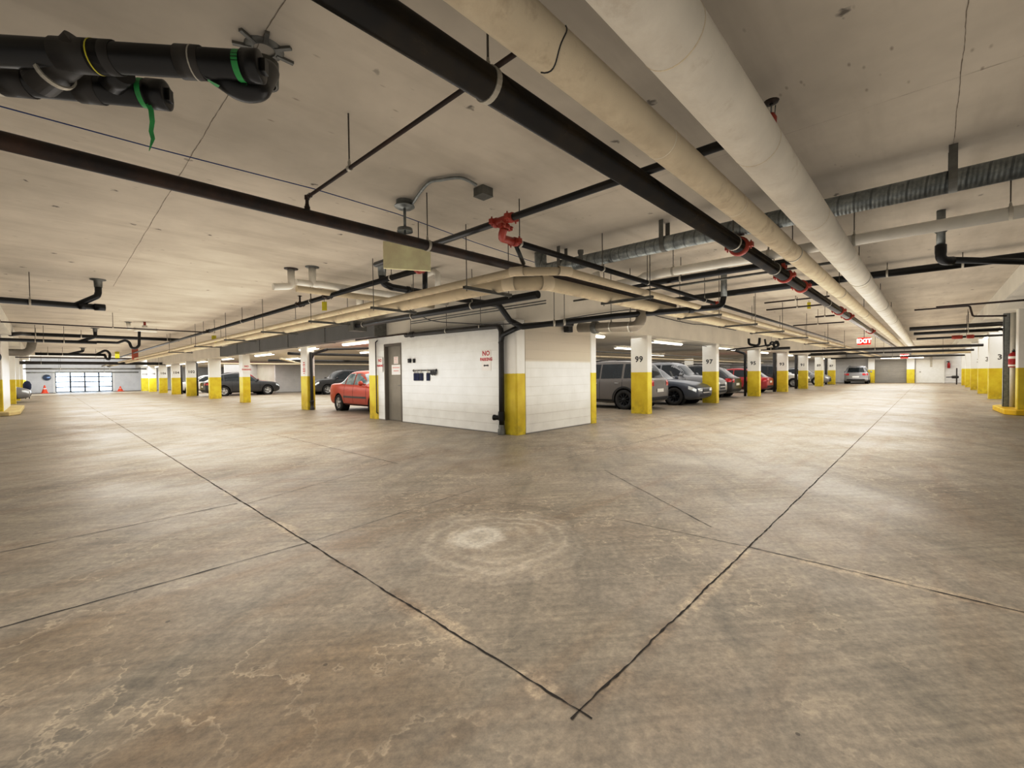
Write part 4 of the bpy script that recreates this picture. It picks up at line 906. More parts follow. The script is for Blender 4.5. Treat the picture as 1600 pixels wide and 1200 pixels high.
# loose cables and small fittings
def cable(label, pts, r=.008): return tag(MB().tube(smooth([V(p) for p in pts]), r, 8).build('loose_cable', 'wire'), label, 'cable')
cable('dark cable sagging along the beam right of the block room', [pY(880,499,6.18), pY(930,491,6.18), pY(985,484,6.18), pY(1002,487,6.18), pY(1035,496,6.18), pY(1080,506,6.18), pY(1105,508,6.18), pY(1150,516,6.18)], .012)
cable('dark cable looping along the beam above the taupe door', [pX(640,484,6.45), pX(652,490,6.45), pX(675,501,6.45), pX(720,505,6.45), pX(770,507,6.45), pX(812,505,6.45)], .010)
cable('thin dark wire strung under the low slab between columns 99 and 95', [(13.2,6.8,2.36),(15.5,6.7,2.28),(18.,6.7,2.34),(21.,6.7,2.27),(24.9,6.8,2.36)], .01)
q = pz(200,503,ZC); r = thing('ceiling_stub_pipe', 'short white pipe stub hanging from the ceiling over the left aisle', 'pipe', q)
MB().tube([q, q+V((.03,0,-.28))], .06, 14).build('pipe', 'pvcw', r); MB().lathe(q-Z*.012, Z, [(0,.06),(0,.1),(.011,.1)], 16).build('flange', 'galvd', r)
q = pz(226,503,ZC); r = thing('ceiling_unit', 'small white ceiling unit on a red stem over the left aisle', 'ceiling unit', q)
MB().tube([q, q-Z*.14], .035, 10).build('stem', 'red', r); MB().cbox(q.x-.3,q.x+.35,q.y-.12,q.y+.12,q.z-.34,q.z-.2,.05).build('body', 'pvcw', r); MB().lathe(q-Z*.22, Z, [(0,.08),(.09,.07),(.1,0)], 14).build('collar', 'white', r)
q = pY(211,553,37.); r = thing('hanging_marker', 'small faded red marker board hanging over the far left aisle', 'sign', q)
MB().obox(q, (1,-.4,0), Z, (.4,1,0), .16, .36, .02).build('board', simple('faded_red','#b5614a',.6), r); MB().tube([q+Z*.34, V((q.x,q.y,ZC))], .012, 8).build('rod', 'rod', r)
# ================================================================== signs and small things
def sign(name, label, c, right, up, w, h, lines, n_out, cat='sign', group=None):
    c = V(c); r_, u_ = V(right), V(up); nn = V(n_out)
    o = MB().obox(c, r_, u_, nn, w/2, h/2, .002).build('sign_plate' if False else name, 'sign', bevel=.0); tag(o, label, cat, group)
    for txt, dy, size, mt in lines:
        text_obj('lettering', txt, mt, c+u_*dy+nn*.0025, r_, u_, size, o, bold=.004, depth=.0006)
    return o
fx = BX-.004
c = pX(759.6, 563, fx)
s1 = sign('no_parking_sign', 'white sign reading NO PARKING with an arrow, on the block wall near the corner pipe', c, (0,-1,0), Z, .30, .46, [('NO', .15, .15, 'signred'), ('PARKING', .02, .092, 'signred')], (-1,0,0))
a = MB(); q = c+V((-.004,0,0))
a.obox(q+V((0,0,-.115)), (0,1,0), Z, X, .06, .012, .001); a.add([q+V((-.001,.05,-.085)), q+V((-.001,.05,-.145)), q+V((-.001,.085,-.115))], [(0,1,2)]); a.add([q+V((-.001,-.05,-.085)), q+V((-.001,-.085,-.115)), q+V((-.001,-.05,-.145))], [(0,1,2)])
a.build('arrow', 'black', s1)
c = pX(593.8, 570, fx-.022)
sign('no_parking_sign', 'small faded NO PARKING sign on the column left of the taupe door', c, (0,-1,0), Z, .28, .42, [('NO', .12, .12, 'signred'), ('PARKING', -.03, .08, 'signred')], (-1,0,0))
sign('no_parking_sign', 'NO PARKING sign wrapped on the slim left column before the dark hatchback', (7.03,24.985,1.72), X, Z, .32, .42, [('NO', .1, .12, 'signred'), ('PARKING', -.06, .10, 'signred')], (0,-1,0))
c = pX(475, 575, 6.892)
sg = sign('notice_sign', 'tall narrow white notice with red print on the left column with the drainpipe', c, (0,-1,0), Z, .24, .52, [], (-1,0,0))
b = MB()
for k, wd in enumerate((.06,.09,.05,.10,.10,.04)): b.obox(c+V((-.003,0,.2-.08*k)), Y, Z, X, wd, .022, .0006)
b.build('printing', 'signred', sg)
c = V((BX+.098, pX(619,575,BX+.1).y, 1.44))
sg = sign('door_sign', 'white sign with pale red print on the taupe door', c, (0,-1,0), Z, .46, .28, [], (-1,0,0))
b = MB()
for k, wd in enumerate((.18,.13)): b.obox(c+V((-.003,0,.06-.09*k)), Y, Z, X, wd, .012, .0006)
b.build('printing', simple('pale_red_print','#d9a09a',.6), sg)
c2 = c+V((0,.0,.27)); sg = sign('door_sign', 'smaller sheet of pale red print above the white sign on the taupe door', c2, (0,-1,0), Z, .22, .2, [], (-1,0,0))
b = MB()
for k in range(4): b.obox(c2+V((-.003,0,.07-.045*k)), Y, Z, X, .09, .008, .0006)
b.build('printing', simple('pale_red_print2','#dcaaa4',.6), sg)
# rack of pouches on the wall
ra, rb = pX(646,578,fx), pX(683,578,fx); zr = 1.40
rk = thing('key_rack', 'black rail with hooks on the block wall right of the door', 'rack', (fx, ra.y, zr))
s = MB(); s.box(fx-.03, fx-.012, rb.y, ra.y, zr-.008, zr+.012)
for y in (ra.y-.02, rb.y+.02): s.box(fx-.02, fx, y-.012, y+.012, zr-.03, zr+.03)
s.build('rail', 'black', rk)
for px, lab in ((649,'leftmost navy pouch on the wall rail'),(653.5,'second navy pouch from the left on the wall rail'),(659,'third and widest navy pouch on the wall rail'),(669.5,'rightmost navy pouch, apart from the other three on the wall rail')):
    y = pX(px,585,fx).y; wd = .062 if px < 655 else .072
    rt_ = thing('hanging_pouch', lab, 'pouch', (fx-.03,y,zr), 'navy pouches on the wall rail')
    s = MB()
    s.sheet([[(fx-.012-.02*sin(pi*j/4)-.004, y+wd*(1-2*j/4), zr-.07-dz) for j in range(5)] for dz in (0,.10,.19)]); s.sheet([[(fx-.008, y+wd*(1-2*j/4), zr-.07-dz) for j in range(5)] for dz in (0,.10,.19)])
    s.build('pouch', 'navy', rt_)
    MB().tube([(fx-.02,y+.03,zr-.07),(fx-.034,y+.012,zr+.02),(fx-.034,y-.012,zr+.02),(fx-.02,y-.03,zr-.07)], .006, 6).build('loop', 'strap', rt_)
kb = thing('key_bunch', 'dark bunch of keys and tags at the right end of the wall rail', 'keys', (fx-.03, pX(679,585,fx).y, zr))
s = MB(); random.seed(3)
for k in range(7):
    y = pX(674+k*1.5,585,fx).y; s.obox((fx-.02-.004*k, y, zr-.06-.012*(k%3)), Y, Z, X, .022, .045, .003)
s.build('keys', 'black', kb); MB().ring((fx-.025, pX(678,585,fx).y, zr-.005), X, .02, .026, .005).build('ring', 'galv', kb)
for px, wd, lab in ((641,.055,'larger black lock box on the block wall above the rail'),(648,.03,'smaller black lock box on the block wall above the rail')):
    y = pX(px,563,fx).y; z = pX(px,563.5,fx).z
    rt_ = thing('lock_box', lab, 'lock box', (fx,y,z)); MB().box(fx-.05,fx,y-wd,y+wd,z-.055,z+.05).build('body', 'black', rt_, bevel=.008)
    MB().lathe((fx-.05,y,z), -X, [(0,.018),(.008,.018),(.01,.0)], 12).build('dial', 'galvd', rt_)
# camera box
q = pY(883,513,6.21); rt_ = thing('wall_camera_box', 'small black box hanging at the top of the right block wall', 'box', q)
MB().box(q.x-.09,q.x+.09,q.y-.16,q.y-.02,q.z-.10,q.z+.06).build('body', 'black', rt_, bevel=.012); MB().box(q.x-.03,q.x+.03,q.y-.03,q.y,q.z+.0,q.z+.12).build('bracket', 'galvd', rt_)
# hanging exit signs
q = pX(1350,533,25.9)
for q, sc, lab in ((q,1.,'red lit EXIT sign hanging over the right aisle'),(pX(1413,556.5,50.),1.1,'small distant red EXIT sign before the grey shutter')):
    rt_ = thing('exit_sign', lab, 'exit sign', q); MB().box(q.x,q.x+.06,q.y-.24*sc,q.y+.24*sc,q.z-.16*sc,q.z+.16*sc).build('housing', 'exit', rt_, bevel=.01)
    text_obj('lettering', 'EXIT', 'exitw', (q.x-.003,q.y,q.z-.0), (0,-1,0), Z, .26*sc, rt_, bold=.008)
    MB().tube([(q.x+.03,q.y,q.z+.15),(q.x+.03,q.y,ZC)], .012, 8).build('stem', 'galv', rt_)
# galvanized post, white pipe, extinguisher at the right edge
xp = 19.5
def rp(px, py=600): return pX(px, py, xp)
ya, yb_ = rp(1577).y, rp(1567).y
s = MB(); s.box(xp,xp+.012,ya,yb_,.15,2.9); s.box(xp,xp+.2,yb_-.012,yb_,.15,2.9); s.box(xp,xp+.2,ya,ya+.012,.15,2.9)
tag(s.build('steel_post', 'galv'), 'galvanized steel channel post standing on the yellow kerb block', 'post')
yw = rp(1581.5).y
tag(MB().tube([(xp+.02,yw,.15),(xp+.02,yw,2.9)], .062, 16).build('downpipe', 'pvcw'), 'white downpipe right of the galvanized post', 'pipe')
yg = rp(1586).y
tag(MB().tube([(xp+.06,yg,.15),(xp+.06,yg,2.9)], .05, 14).build('downpipe', 'galvd'), 'dark grey downpipe tight beside the white one at the right edge', 'pipe')
ye_ = rp(1582).y; z0 = pX(1582,574,xp-.15).z; z1 = pX(1582,547,xp-.15).z; hh = z1-z0
rt_ = thing('fire_extinguisher', 'red fire extinguisher with pale label hanging beside the galvanized post', 'fire extinguisher', (xp-.15,ye_,z0))
pe = V((xp-.15,ye_,z0))
MB().lathe(pe, Z, [(0,.0),(0,.085),(.02,.105),(hh*.72,.105),(hh*.82,.07),(hh*.86,.035),(hh*.9,.035),(hh*.9,0)], 24).build('cylinder', 'ext', rt_)
s = MB(); s.lathe(pe+Z*hh*.5, Z, [(0,.1065),(hh*.14,.1065)], 24); s.lathe(pe+Z*hh*.06, Z, [(0,.1065),(.05,.1065)], 24); s.build('label', 'sign', rt_)
s = MB(); s.lathe(pe+Z*hh*.88, Z, [(0,.03),(.05,.03),(.05,0)], 12); s.obox(pe+V((-.05,0,hh*.97)), X, Y, Z, .08, .015, .008); s.obox(pe+V((-.05,0,hh*1.02)), (1,0,.2), Y, Z, .09, .012, .006); s.build('valve_handle', 'black', rt_)
MB().tube(smooth([pe+V((0,-.02,hh*.9)), pe+V((0,-.12,hh*.88)), pe+V((-.02,-.14,hh*.6)), pe+V((-.02,-.115,hh*.25))]), .013, 8).build('hose', 'black', rt_)
q = pX(1482.5,570,XE-.12)
rt_ = thing('fire_extinguisher', 'small red fire extinguisher on the white far door', 'fire extinguisher', q); MB().lathe(q-Z*.3, Z, [(0,0),(0,.1),(.4,.1),(.5,.05),(.55,.04),(.6,0)], 14).build('cylinder', 'ext', rt_); MB().box(q.x-.08,q.x,q.y-.04,q.y+.14,q.z+.25,q.z+.33).build('valve_handle', 'black', rt_)
q = pX(1455,565,XE-.05); tag(MB().box(q.x-.03,q.x,q.y-.07,q.y+.07,q.z-.5,q.z+.5).build('notice_board','strap'), 'narrow brownish strip fixed beside the far white door', 'board')
q = pY(1494,590,-1.75)
rt_ = thing('leaning_tool', 'dull dark tool on a brown pole beside the last right columns', 'tool', (52.,-1.6,.0))
MB().box(51.95,52.2,-1.75,-1.3,.5,.72).build('body', 'absd', rt_, bevel=.08); MB().tube([(52.,-1.4,.62),(52.,-.98,.6)], .035, 8).build('arm', 'absd', rt_); MB().tube([(52.1,-1.62,.0),(52.1,-1.62,1.35)], .04, 8).build('pole', 'brn', rt_)
# cones and bits at the glazed door
for p, hgt, lab in ((pz(70,613,0),.75,'orange traffic cone left of the glazed door'),(pz(188,610.5,0),.5,'small orange cone right of the glazed door')):
    p = V((p.x*60/p.y, 60., 0)); rt_ = thing('traffic_cone', lab, 'cone', p)
    MB().lathe(p, Z, [(.04,.22),(hgt*.9,.05),(hgt,.04),(hgt,0)], 20).build('cone', 'cone', rt_); MB().cbox(p.x-.28,p.x+.28,p.y-.28,p.y+.28,0,.04,.06).build('base', 'cone', rt_)
    MB().lathe(p, Z, [(hgt*.45,.138),(hgt*.62,.112)], 20).build('band', 'sign', rt_)
p = pY(73,590,YE-.06); rt_ = thing('convex_mirror', 'round grey blue mirror on the wall left of the glazed door', 'mirror', p)
MB().lathe(p, -Y, [(0,.0),(0,.28),(.03,.28),(.04,.24),(.1,.12),(.12,0)], 24).build('dome', simple('mirror_blue','#6d7f9c',.15,.6), rt_); MB().ring(p-Y*.02, Y, .26, .29, .06, 24).build('rim', 'galvd', rt_)
p = V((-1.22,24.14,2.1)); rt_ = thing('convex_mirror', 'dark round mirror on the near corner of the long white pier', 'mirror', p)
MB().lathe(p, (.35,-1,0), [(0,0),(0,.22),(.03,.22),(.05,.18),(.1,.08),(.11,0)], 22).build('dome', simple('mirror_dark','#4a4d57',.2,.5), rt_); MB().tube([p, p+V((-.2,.12,0))], .02, 8).build('bracket', 'galvd', rt_)
p = V((-.75,44.,0)); rt_ = thing('utility_cart', 'dark blue bundled cart standing behind the pale car at the far left', 'cart', p)
MB().lathe(p+Z*.55, Z, [(0,0),(.02,.12),(.15,.19),(.4,.2),(.6,.12),(.66,0)], 14).build('bundle', 'navy', rt_)
for dx, dy in ((.09,.09),(-.09,.09),(.09,-.09),(-.09,-.09)): MB().tube([p+V((dx,dy,.6)), p+V((dx,dy,0))], .02, 8).build('leg', 'galvd', rt_)

# ================================================================== cars
def lerp(a, b, t): return a+(b-a)*t
def table(T, t):
    if t <= T[0][0]: return T[0][1]
    for (a, va), (b, vb) in zip(T, T[1:]):
        if t <= b:
            k = (t-a)/(b-a) if b > a else 1; return lerp(va, vb, k)
    return T[-1][1]
CARS = {   # t runs from the tail (0) to the nose (1); heights as a share of the car's height
 'sedan': dict(deck=[(0,.58),(.03,.66),(.16,.67),(.30,.645),(.62,.63),(.70,.635),(.88,.575),(.96,.50),(1,.42)],
               roof=[(.12,0),(.30,.94),(.38,.99),(.50,1.),(.56,.97),(.745,0)], cab=(.12,.745)),
 'suv':   dict(deck=[(0,.56),(.02,.60),(.10,.62),(.30,.61),(.64,.60),(.72,.62),(.90,.585),(.965,.52),(1,.42)],
               roof=[(.015,0),(.075,.90),(.13,.965),(.3,1.),(.5,.995),(.58,.95),(.75,0)], cab=(.015,.75)),
 'hatch': dict(deck=[(0,.55),(.03,.60),(.12,.63),(.30,.62),(.64,.605),(.72,.62),(.9,.57),(.965,.5),(1,.41)],
               roof=[(.02,0),(.12,.84),(.2,.93),(.38,1.),(.5,.995),(.57,.95),(.755,0)], cab=(.02,.755)),
}
def make_car(label, kind, L, Wd, Ht, wb, rw, paint, loc, rz, fo=.90, glass='glass', rim='rim', trimmed=False, group=None, detail=True, lamp='lampw'):
    root = thing('car', label, 'car', loc, group, None, rz, True)
    P = CARS[kind]; hw = Wd/2; zb0 = .20
    stations = [0,.012,.035,.07,.11,.15,.2,.26,.32,.38,.44,.5,.56,.62,.68,.73,.78,.84,.89,.93,.965,.988,1]
    def dk(t): return table(P['deck'], t)*Ht
    def rf(t):
        a, b = P['cab']
        if t <= a or t >= b: return dk(t)
        return max(dk(t), table([(p, (v*Ht if v else dk(p))) for p, v in P['roof']], t))
    def wid(t):
        e = abs(2*t-1); return hw*(1-.07*e**4-.13*max(0, (e-.9)/.1)**2)
    rows = []
    for t in stations:
        x = (t-.5)*L; w = wid(t); d = dk(t); r = rf(t); k = min(1, max(0, (r-d)/(.30*Ht)))
        e = abs(2*t-1); zb = zb0+.10*max(0, (e-.86)/.14)
        top = d-.02 if t < .5 else d
        if t in (0, 1): zb += .10
        zm = lerp(zb, d, .52)
        half = [(0, zb), (.70*w, zb), (.93*w, zb+.03), (.985*w, zb+.14), (1.0*w, zm), (.985*w, lerp(zm, d, .6)), (.955*w, d-.03), (lerp(.90,.925,k)*w, d+.012),
                (lerp(.74,.84,k)*w, lerp(d+.03, lerp(d, r, .5), k)), (lerp(.60,.735,k)*w, lerp(d+.036, r-.055, k)), (lerp(.42,.60,k)*w, lerp(d+.042, r-.008, k)), (.28*w, lerp(d+.046, r+.004, k)), (0, lerp(d+.05, r+.010, k))]
        ring = [V((x, y, z)) for y, z in half]+[V((x, -y, z)) for y, z in half[-2:0:-1]]
        rows.append(ring)
    n = len(rows[0]); b = MB(); b.v = [p for r in rows for p in r]
    b.f = [[i*n+k, i*n+(k+1)%n, (i+1)*n+(k+1)%n, (i+1)*n+k] for i in range(len(rows)-1) for k in range(n)]
    for i in (0, len(rows)-1):
        o = i*n; h = n//2
        # close the end with strips between left and right halves
        for k in range(0, h):
            a0, a1, c1, c0 = o+k, o+k+1, o+(n-k-1)%n, o+(n-k)%n
            f = [a0, a1, c1, c0]; f = [q for j, q in enumerate(f) if q not in f[:j]]
            if len(f) >= 3: b.f.append(f if i else f[::-1])
    b.sm = [True]*len(b.f)
    body = b.build('body', 'car_'+paint, root, subsurf=2 if detail else 1)
    dg = bpy.context.evaluated_depsgraph_get(); dg.update()
    me = bpy.data.meshes.new_from_object(body.evaluated_get(dg))
    bvh = BVHTree.FromPolygons([v.co.copy() for v in me.vertices], [tuple(p.vertices) for p in me.polygons])
    xf = L/2-fo; xr = xf-wb
    # wheel openings
    cut = MB()
    for x in (xf, xr):
        for s in (-1, 1): cut.lathe((x, s*(hw-.30), rw), (0, s, 0), [(0,0),(0,rw+.055),(.6,rw+.055),(.6,0)], 28, False)
    co = cut.build('cut', 'wellm', None, origin=(0,0,0))
    body.modifiers.clear(); old = body.data; body.data = me; bpy.data.meshes.remove(old); me.name = 'body'
    bo = body.modifiers.new('b', 'BOOLEAN'); bo.operation = 'DIFFERENCE'; bo.object = co; bo.solver = 'EXACT'
    co.matrix_world = Matrix.Translation(loc) @ Matrix.Rotation(rz, 4, 'Z')
    bpy.context.view_layer.update(); dg = bpy.context.evaluated_depsgraph_get(); dg.update()
    m2 = bpy.data.meshes.new_from_object(body.evaluated_get(dg)); body.modifiers.clear(); body.data = m2; m2.name = 'body'
    m2.materials.clear(); m2.materials.append(M['car_'+paint])
    m2.polygons.foreach_set('material_index', [0]*len(m2.polygons)); m2.polygons.foreach_set('use_smooth', [True]*len(m2.polygons))
    cm = co.data; bpy.data.objects.remove(co); bpy.data.meshes.remove(cm)
    def hit(o, d):
        h = bvh.ray_cast(V(o), V(d)); return h[0]
    def patch(rows3, d, eps=.006):
        """rows of ray origins; returns rows of points on the body, lifted eps against the ray"""
        out = []
        for r in rows3:
            q = []
            for o in r:
                h = hit(o, d)
                if h is None: return None
                q.append(h-V(d)*eps)
            out.append(q)
        return out
    def decal(mb, poly_rows, d, eps=.006):
        p = patch(poly_rows, d, eps)
        if p: mb.sheet(p)
    X0 = lambda t: (t-.5)*L
    def side_rows(t0, t1, zlo, zhi, s, nx=10, nz=4, slant=0.):
        R = []
        for j in range(nz+1):
            row = []
            for i in range(nx+1):
                t = lerp(t0, t1, i/nx); lo = zlo(t); hi = max(lo+.004, zhi(t)); row.append(V((X0(t)+slant*(j/nz), s*2, lerp(lo, hi, j/nz))))
            R.append(row)
        return R
    a, c = P['cab']
    zlo = lambda t: dk(t)+.035
    zhi = lambda t: min(rf(t)-.085, .925*Ht)
    if kind == 'sedan': cuts = [(.205,.325),(.34,.475),(.49,.665)]
    elif kind == 'suv': cuts = [(.085,.215),(.235,.42),(.435,.67)]
    else: cuts = [(.13,.22),(.24,.42),(.435,.675)]
    for s in (1, -1):
        for t0, t1 in cuts:
            mb = MB(); decal(mb, side_rows(t0, t1, zlo, zhi, s), (0,-s,0), .008)
            if mb.v: mb.build('side_window', glass, root)
        # door seams, handle, sill trim
        mb = MB()
        for t in ((.33,.482,.70) if kind != 'suv' else (.225,.428,.70)):
            zz0 = lambda q: .34; zz1 = lambda q: dk(q)-.01
            decal(mb, side_rows(t-.0012, t+.0012, zz0, zz1, s, 1, 8), (0,-s,0), .004)
        if mb.v: mb.build('door_seam', 'wellm', root)
        mb = MB()
        for t in ((.375,.52) if kind != 'suv' else (.27,.465)):
            decal(mb, side_rows(t-.018, t+.018, lambda q: dk(q)-.14, lambda q: dk(q)-.115, s, 3, 1), (0,-s,0), .018)
        if mb.v: mb.build('door_handle', 'chrome' if paint in ('grey','blue') else 'car_'+paint, root)
        mb = MB(); decal(mb, side_rows((xr+rw+.08)/L+.5, (xf-rw-.08)/L+.5, lambda q: .235 if trimmed else .25, lambda q: .34 if trimmed else .285, s, 12, 2), (0,-s,0), .008)
        if mb.v: mb.build('sill_trim', 'trim', root)
        if paint == 'orange':
            mb = MB(); decal(mb, side_rows((xr+rw+.12)/L+.5, (xf-rw-.12)/L+.5, lambda q: .50, lambda q: .565, s, 12, 2), (0,-s,0), .012); mb.build('side_moulding', simple('grey_moulding','#5d5550',.6), root)
        # mirror
        tm = .665; p = V((X0(tm), s*(wid(tm)*.955), dk(tm)+.05)); mb = MB()
        mb.tube([p+V((0,-s*.06,0)), p+V((0,s*.05,.02))], .022, 8)
        q = p+V((0,s*.12,.045)); vs = []
        mb.lathe(q+V((-.06,0,0)), (1,0,0), [(0,.0),(0,.075),(.05,.085),(.10,.06),(.125,0)], 14)
        mb.build('wing_mirror', 'car_'+paint if not trimmed else 'car_'+paint, root)
        # lamps wrapping onto the sides
        mb = MB(); tt = .93 if kind != 'sedan' else .925
        decal(mb, side_rows(tt, .985, lambda q: dk(q)-.17, lambda q: dk(q)-.045, s, 5, 3), (0,-s,0), .006); 
        def front_rows(y0, y1, z0, z1, ny=6, nz=3, back=False, z1b=None):
            return [[V((-3 if back else 3, lerp(y0, y1, i/ny), lerp(z0, z1 if z1b is None else lerp(z1, z1b, i/ny), j/nz))) for i in range(ny+1)] for j in range(nz+1)]
        decal(mb, front_rows(s*wid(1)*.50, s*wid(1)*.985, dk(.985)-.12, dk(.985)-.015), (-1,0,0), .006)
        if mb.v: mb.build('headlight', lamp, root)
        mb = MB(); hi_ = .06 if kind == 'sedan' else .10
        decal(mb, side_rows(.012, .075, lambda q: dk(.03)-.20, lambda q: dk(.03)-.02, s, 4, 3), (0,-s,0), .007)
        decal(mb, front_rows(s*wid(0)*.66, s*wid(0)*.985, dk(.03)-.22, dk(.03)-.03, back=True), (1,0,0), .007)
        if mb.v: mb.build('tail_light', 'lampr', root)
        # wheels
        for x in (xf, xr):
            cw = V((x, s*(hw-.115), rw)); ax = V((0, s, 0)); tw = .20
            ty = MB().lathe(cw, ax, [(-tw/2,rw*.62),(-tw/2,rw*.93),(-tw/2+.03,rw),(tw/2-.03,rw),(tw/2,rw*.93),(tw/2+.004,rw*.70),(tw/2-.01,rw*.66)], 30).build('wheel', 'tyre', root)
            m = MB(); m.lathe(cw, ax, [(tw/2-.012,rw*.67),(tw/2-.02,rw*.60),(tw/2-.06,rw*.56),(tw/2-.065,.0)], 30)
            for k in range(5 if rim == 'rim' else 10):
                an = 2*pi*k/(5 if rim == 'rim' else 10)+.3; dr_ = V((cos(an),0,sin(an))); tg = V((-sin(an),0,cos(an)))
                m.obox(cw+ax*(tw/2-.022)+dr_*rw*.34, dr_, tg, ax, rw*.29, .034 if rim == 'rim' else .016, .014)
            m.lathe(cw, ax, [(tw/2-.03,.07),(tw/2+.0,.06),(tw/2+.004,0)], 16); m.build('rim', rim, ty)
            wl = MB().lathe((x, s*(hw-.298), rw), ax, [(0,0),(0,rw+.05),(.27,rw+.052)], 28); wl.build('wheel_well', 'wellm', root)
            if trimmed:
                mb = MB(); R0, R1 = rw+.05, rw+.115; rows_ = [[V((x+R*cos(g), s*2, rw+R*sin(g))) for g in [radians(-12+204*i/24) for i in range(25)]] for R in (R0+.008, R1)]
                decal(mb, rows_, (0,-s,0), .01)
                if mb.v: mb.build('arch_trim', 'trim', root)
    # windscreens
    def glass_top(t0, t1, frac, eps=.008, nx=8, ny=10, d=(0,0,-1)):
        R = []
        for i in range(nx+1):
            t = lerp(t0, t1, i/nx); R.append([V((X0(t), lerp(-1, 1, j/ny)*hw*frac(i/nx), 4)) for j in range(ny+1)])
        mb = MB(); decal(mb, R, d, eps); return mb
    t_top = [p for p, v in P['roof'] if v >= .94][-1]
    glass_top(c-.02, t_top+.012, lambda k: lerp(.80, .66, k)).build('windscreen', glass, root)
    if kind == 'sedan': glass_top(a+.022, .29, lambda k: lerp(.76, .62, k)).build('rear_window', glass, root)
    else:
        zA = dk(.02)+.07; zB = Ht*.90
        R = [[V((-4, lerp(-1, 1, j/10)*hw*lerp(.80, .66, i/8), lerp(zA, zB, i/8))) for j in range(11)] for i in range(9)]
        mb = MB(); decal(mb, R, (1,0,0), .01); mb.build('rear_window', glass, root)
    # grille, bumpers, plates
    mb = MB(); decal(mb, [[V((3, lerp(-1,1,j/8)*wid(1)*.46, z)) for j in range(9)] for z in (dk(1)-.26, dk(1)-.14, dk(1)-.02)], (-1,0,0), .012)
    if mb.v: mb.build('grille', 'black', root)
    mb = MB(); decal(mb, [[V((3, lerp(-1,1,j/8)*wid(1)*.46, z)) for j in range(9)] for z in (dk(1)-.155, dk(1)-.13)], (-1,0,0), .016)
    if mb.v: mb.build('grille_bar', 'chrome', root)
    mb = MB(); decal(mb, [[V((3, lerp(-1,1,j/8)*wid(1)*.8, z)) for j in range(9)] for z in (.34, .39, .44)], (-1,0,0), .01); decal(mb, [[V((-3, lerp(-1,1,j/8)*wid(1)*.9, z)) for j in range(9)] for z in (.32, .38, .44)], (1,0,0), .01)
    if mb.v: mb.build('bumper_trim', 'trim', root)
    mb = MB(); decal(mb, [[V((-3, lerp(-.25,.25,j/4), z)) for j in range(5)] for z in (.60, .66, .72)], (1,0,0), .014)
    if mb.v: mb.build('number_plate', 'plate', root)
    if kind != 'sedan':
        for s in (-1,1): MB().tube([V((X0(t), s*hw*.60, rf(t)+.03)) for t in (.16,.25,.35,.45,.53)], .014, 8).build('roof_rail', 'trim', root)
    return root
PI = pi
make_car('orange red sedan parked beyond the taupe door of the block room', 'sedan', 4.25, 1.70, 1.47, 2.50, .30, 'orange', (8.33,14.75,0), -PI/2, fo=.82, glass='glassp')
make_car('dark grey crossover nosing out behind the orange sedan', 'suv', 4.6, 1.8, 1.72, 2.7, .34, 'dark', (15.1,31.6,0), PI)
make_car('long dark grey hatchback seen side-on between the left columns', 'hatch', 4.7, 1.8, 1.60, 2.75, .34, 'dark', (9.75,35.9,0), 0)
make_car('red car mostly hidden behind the dark grey hatchback', 'hatch', 3.8, 1.65, 1.62, 2.4, .31, 'red', (10.75,38.6,0), 0)
make_car('dusty grey SUV parked between the block room and column 99', 'suv', 4.45, 1.80, 1.72, 2.62, .345, 'grey', (14.75,9.05,0), PI/2, trimmed=True, rim='rimd')
make_car('dark blue grey sedan with black grille, nose out beside column 97', 'sedan', 4.7, 1.82, 1.50, 2.80, .345, 'blue', (17.62,8.65,0), -PI/2, rim='rimd')
make_car('silver grey SUV with slotted grille, nose out just right of column 97', 'suv', 4.5, 1.82, 1.76, 2.65, .35, 'silver', (21.2,9.1,0), -PI/2)
make_car('black and grey hatchback with red tail light, backed toward column 95', 'hatch', 4.3, 1.78, 1.62, 2.6, .33, 'black', (23.55,9.05,0), PI/2, trimmed=True)
make_car('red car tail with grey bumper showing between columns 95 and 93', 'hatch', 4.3, 1.8, 1.48, 2.6, .34, 'red', (29.6,9.0,0), PI/2, trimmed=True)
make_car('dark car deep between columns 93 and 91', 'suv', 4.4, 1.8, 1.7, 2.6, .34, 'black', (34.8,9.3,0), PI/2)
make_car('pale car glimpsed between columns 91 and 89', 'hatch', 4.3, 1.78, 1.6, 2.6, .33, 'white', (41.6,9.1,0), -PI/2)
make_car('silver car nose between columns 89 and 87', 'hatch', 4.3, 1.78, 1.55, 2.6, .33, 'silver', (48.2,8.6,0), -PI/2)
make_car('silver SUV seen from behind at the far end of the right aisle', 'suv', 4.5, 1.85, 1.68, 2.65, .35, 'silver', (54.1,5.1,0), PI*.012, lamp='lampw')
make_car('pale silver car nose jutting out past the long white pier at the left', 'sedan', 4.5, 1.78, 1.45, 2.65, .32, 'silver', (-2.75,37.9,0), 0)
make_car('beige car beside the broad left column', 'suv', 4.4, 1.8, 1.65, 2.6, .33, 'silver', (9.4,38.9-.0,0), PI) if False else None
make_car('white car peeking out between columns 102 and 104', 'hatch', 4.2, 1.75, 1.5, 2.55, .32, 'white', (9.6,45.6,0), PI)
make_car('tan silver car peeking out behind the broad left column', 'hatch', 4.3, 1.78, 1.6, 2.6, .32, 'silver', (9.5,33.6,0), PI) if False else None

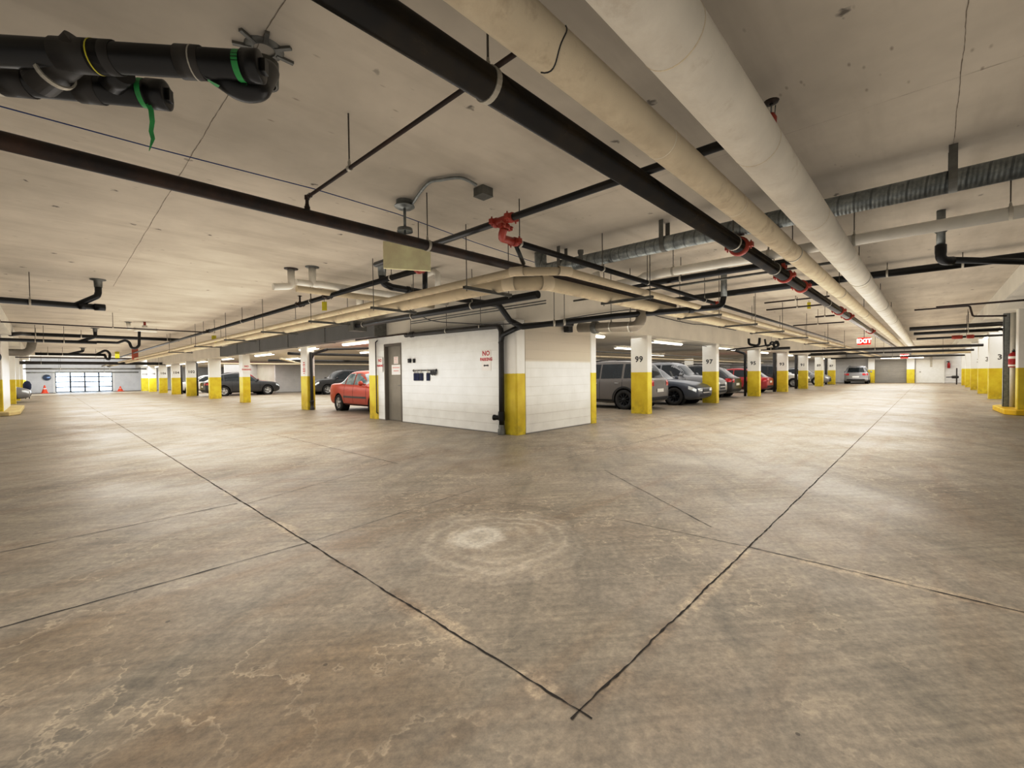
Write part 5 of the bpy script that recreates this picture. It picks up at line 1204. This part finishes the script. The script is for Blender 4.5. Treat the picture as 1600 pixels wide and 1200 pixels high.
# ================================================================== light
def area(name, loc, sx, sy, power, col=(1,.93,.82), up=False, rot=None):
    l = bpy.data.lights.new(name, 'AREA'); l.shape = 'RECTANGLE'; l.size = sx; l.size_y = sy; l.energy = power; l.color = col
    o = bpy.data.objects.new(name, l); C.objects.link(o); o.location = loc
    o.rotation_euler = rot or ((PI,0,0) if up else (0,0,0)); return o
wd = bpy.data.worlds.new('world'); bpy.context.scene.world = wd; wd.use_nodes = True
bg = wd.node_tree.nodes['Background']; bg.inputs[0].default_value = (.86,.93,1,1); bg.inputs[1].default_value = 2.0
W = (1,.985,.96); WB = (1,.975,.935)
# broad unseen fill lights, added to brighten the aisles
area('aisle_fill', (1.,1.,2.35), 9, 9, 235, W)
area('aisle_fill', (11,2.6,2.2), 8, 5, 260, W)
area('aisle_fill', (25,2.3,2.2), 18, 5, 590, W)
area('aisle_fill', (46,2.3,2.2), 20, 5, 680, W)
area('aisle_fill', (3.,11,2.2), 5, 8, 240, W)
area('aisle_fill', (3.,25,2.2), 5, 18, 530, W)
area('aisle_fill', (3.,43,2.2), 5, 18, 480, W)
area('aisle_fill', (2.9,53.5,2.2), 8, 2.5, 520, (.88,.93,1), rot=(radians(62),0,0))  # added cool wash, tilted to brighten the end wall
area('stall_fill', (24,11.5,2.36), 28, 10, 900, W)
area('stall_fill', (48,11.5,2.36), 16, 10, 560, W)
area('stall_fill', (10.5,24,2.36), 6, 24, 900, W)
area('stall_fill', (21,30,2.36), 14, 13, 620, W)
area('stall_fill', (10,47,2.36), 5, 22, 700, W)
area('stall_fill', (40,-3.5,2.8), 34, 3.4, 700, W)
area('stall_fill', (-3,40,2.8), 3.4, 34, 600, W)
area('bounce_fill', (-1.,-1.,.5), 13, 13, 165, WB, True)  # unseen upward fills, added to stand in for light bounced off the floor
area('bounce_fill', (17,2.3,.4), 22, 6, 440, WB, True)
area('bounce_fill', (42,2.3,.4), 26, 6, 520, WB, True)
area('bounce_fill', (3,17,.4), 6, 22, 440, WB, True)
area('bounce_fill', (3,43,.4), 6, 28, 460, WB, True)
# daylight at the glazed door
area('daylight', (2.87,YE+.6,1.1), 4.0, 2.0, 700, (.72,.84,1), rot=(-PI/2,0,0))
sc = bpy.context.scene
sc.view_settings.view_transform = 'Standard'; sc.view_settings.look = 'None'; sc.view_settings.exposure = 0.0; sc.view_settings.gamma = 1.0
sc.view_settings.use_curve_mapping = True
cm_ = sc.view_settings.curve_mapping; cv_ = cm_.curves[3]
cv_.points.new(.22, .175); cv_.points.new(.72, .775); cm_.update()
sc.cycles.use_denoising = True; sc.cycles.max_bounces = 5; sc.cycles.diffuse_bounces = 3; sc.cycles.glossy_bounces = 2; sc.cycles.transmission_bounces = 3
sc.cycles.use_adaptive_sampling = True; sc.cycles.adaptive_threshold = .04; sc.cycles.adaptive_min_samples = 16
sc.cycles.sample_clamp_indirect = 4.0; sc.cycles.caustics_reflective = False; sc.cycles.caustics_refractive = False
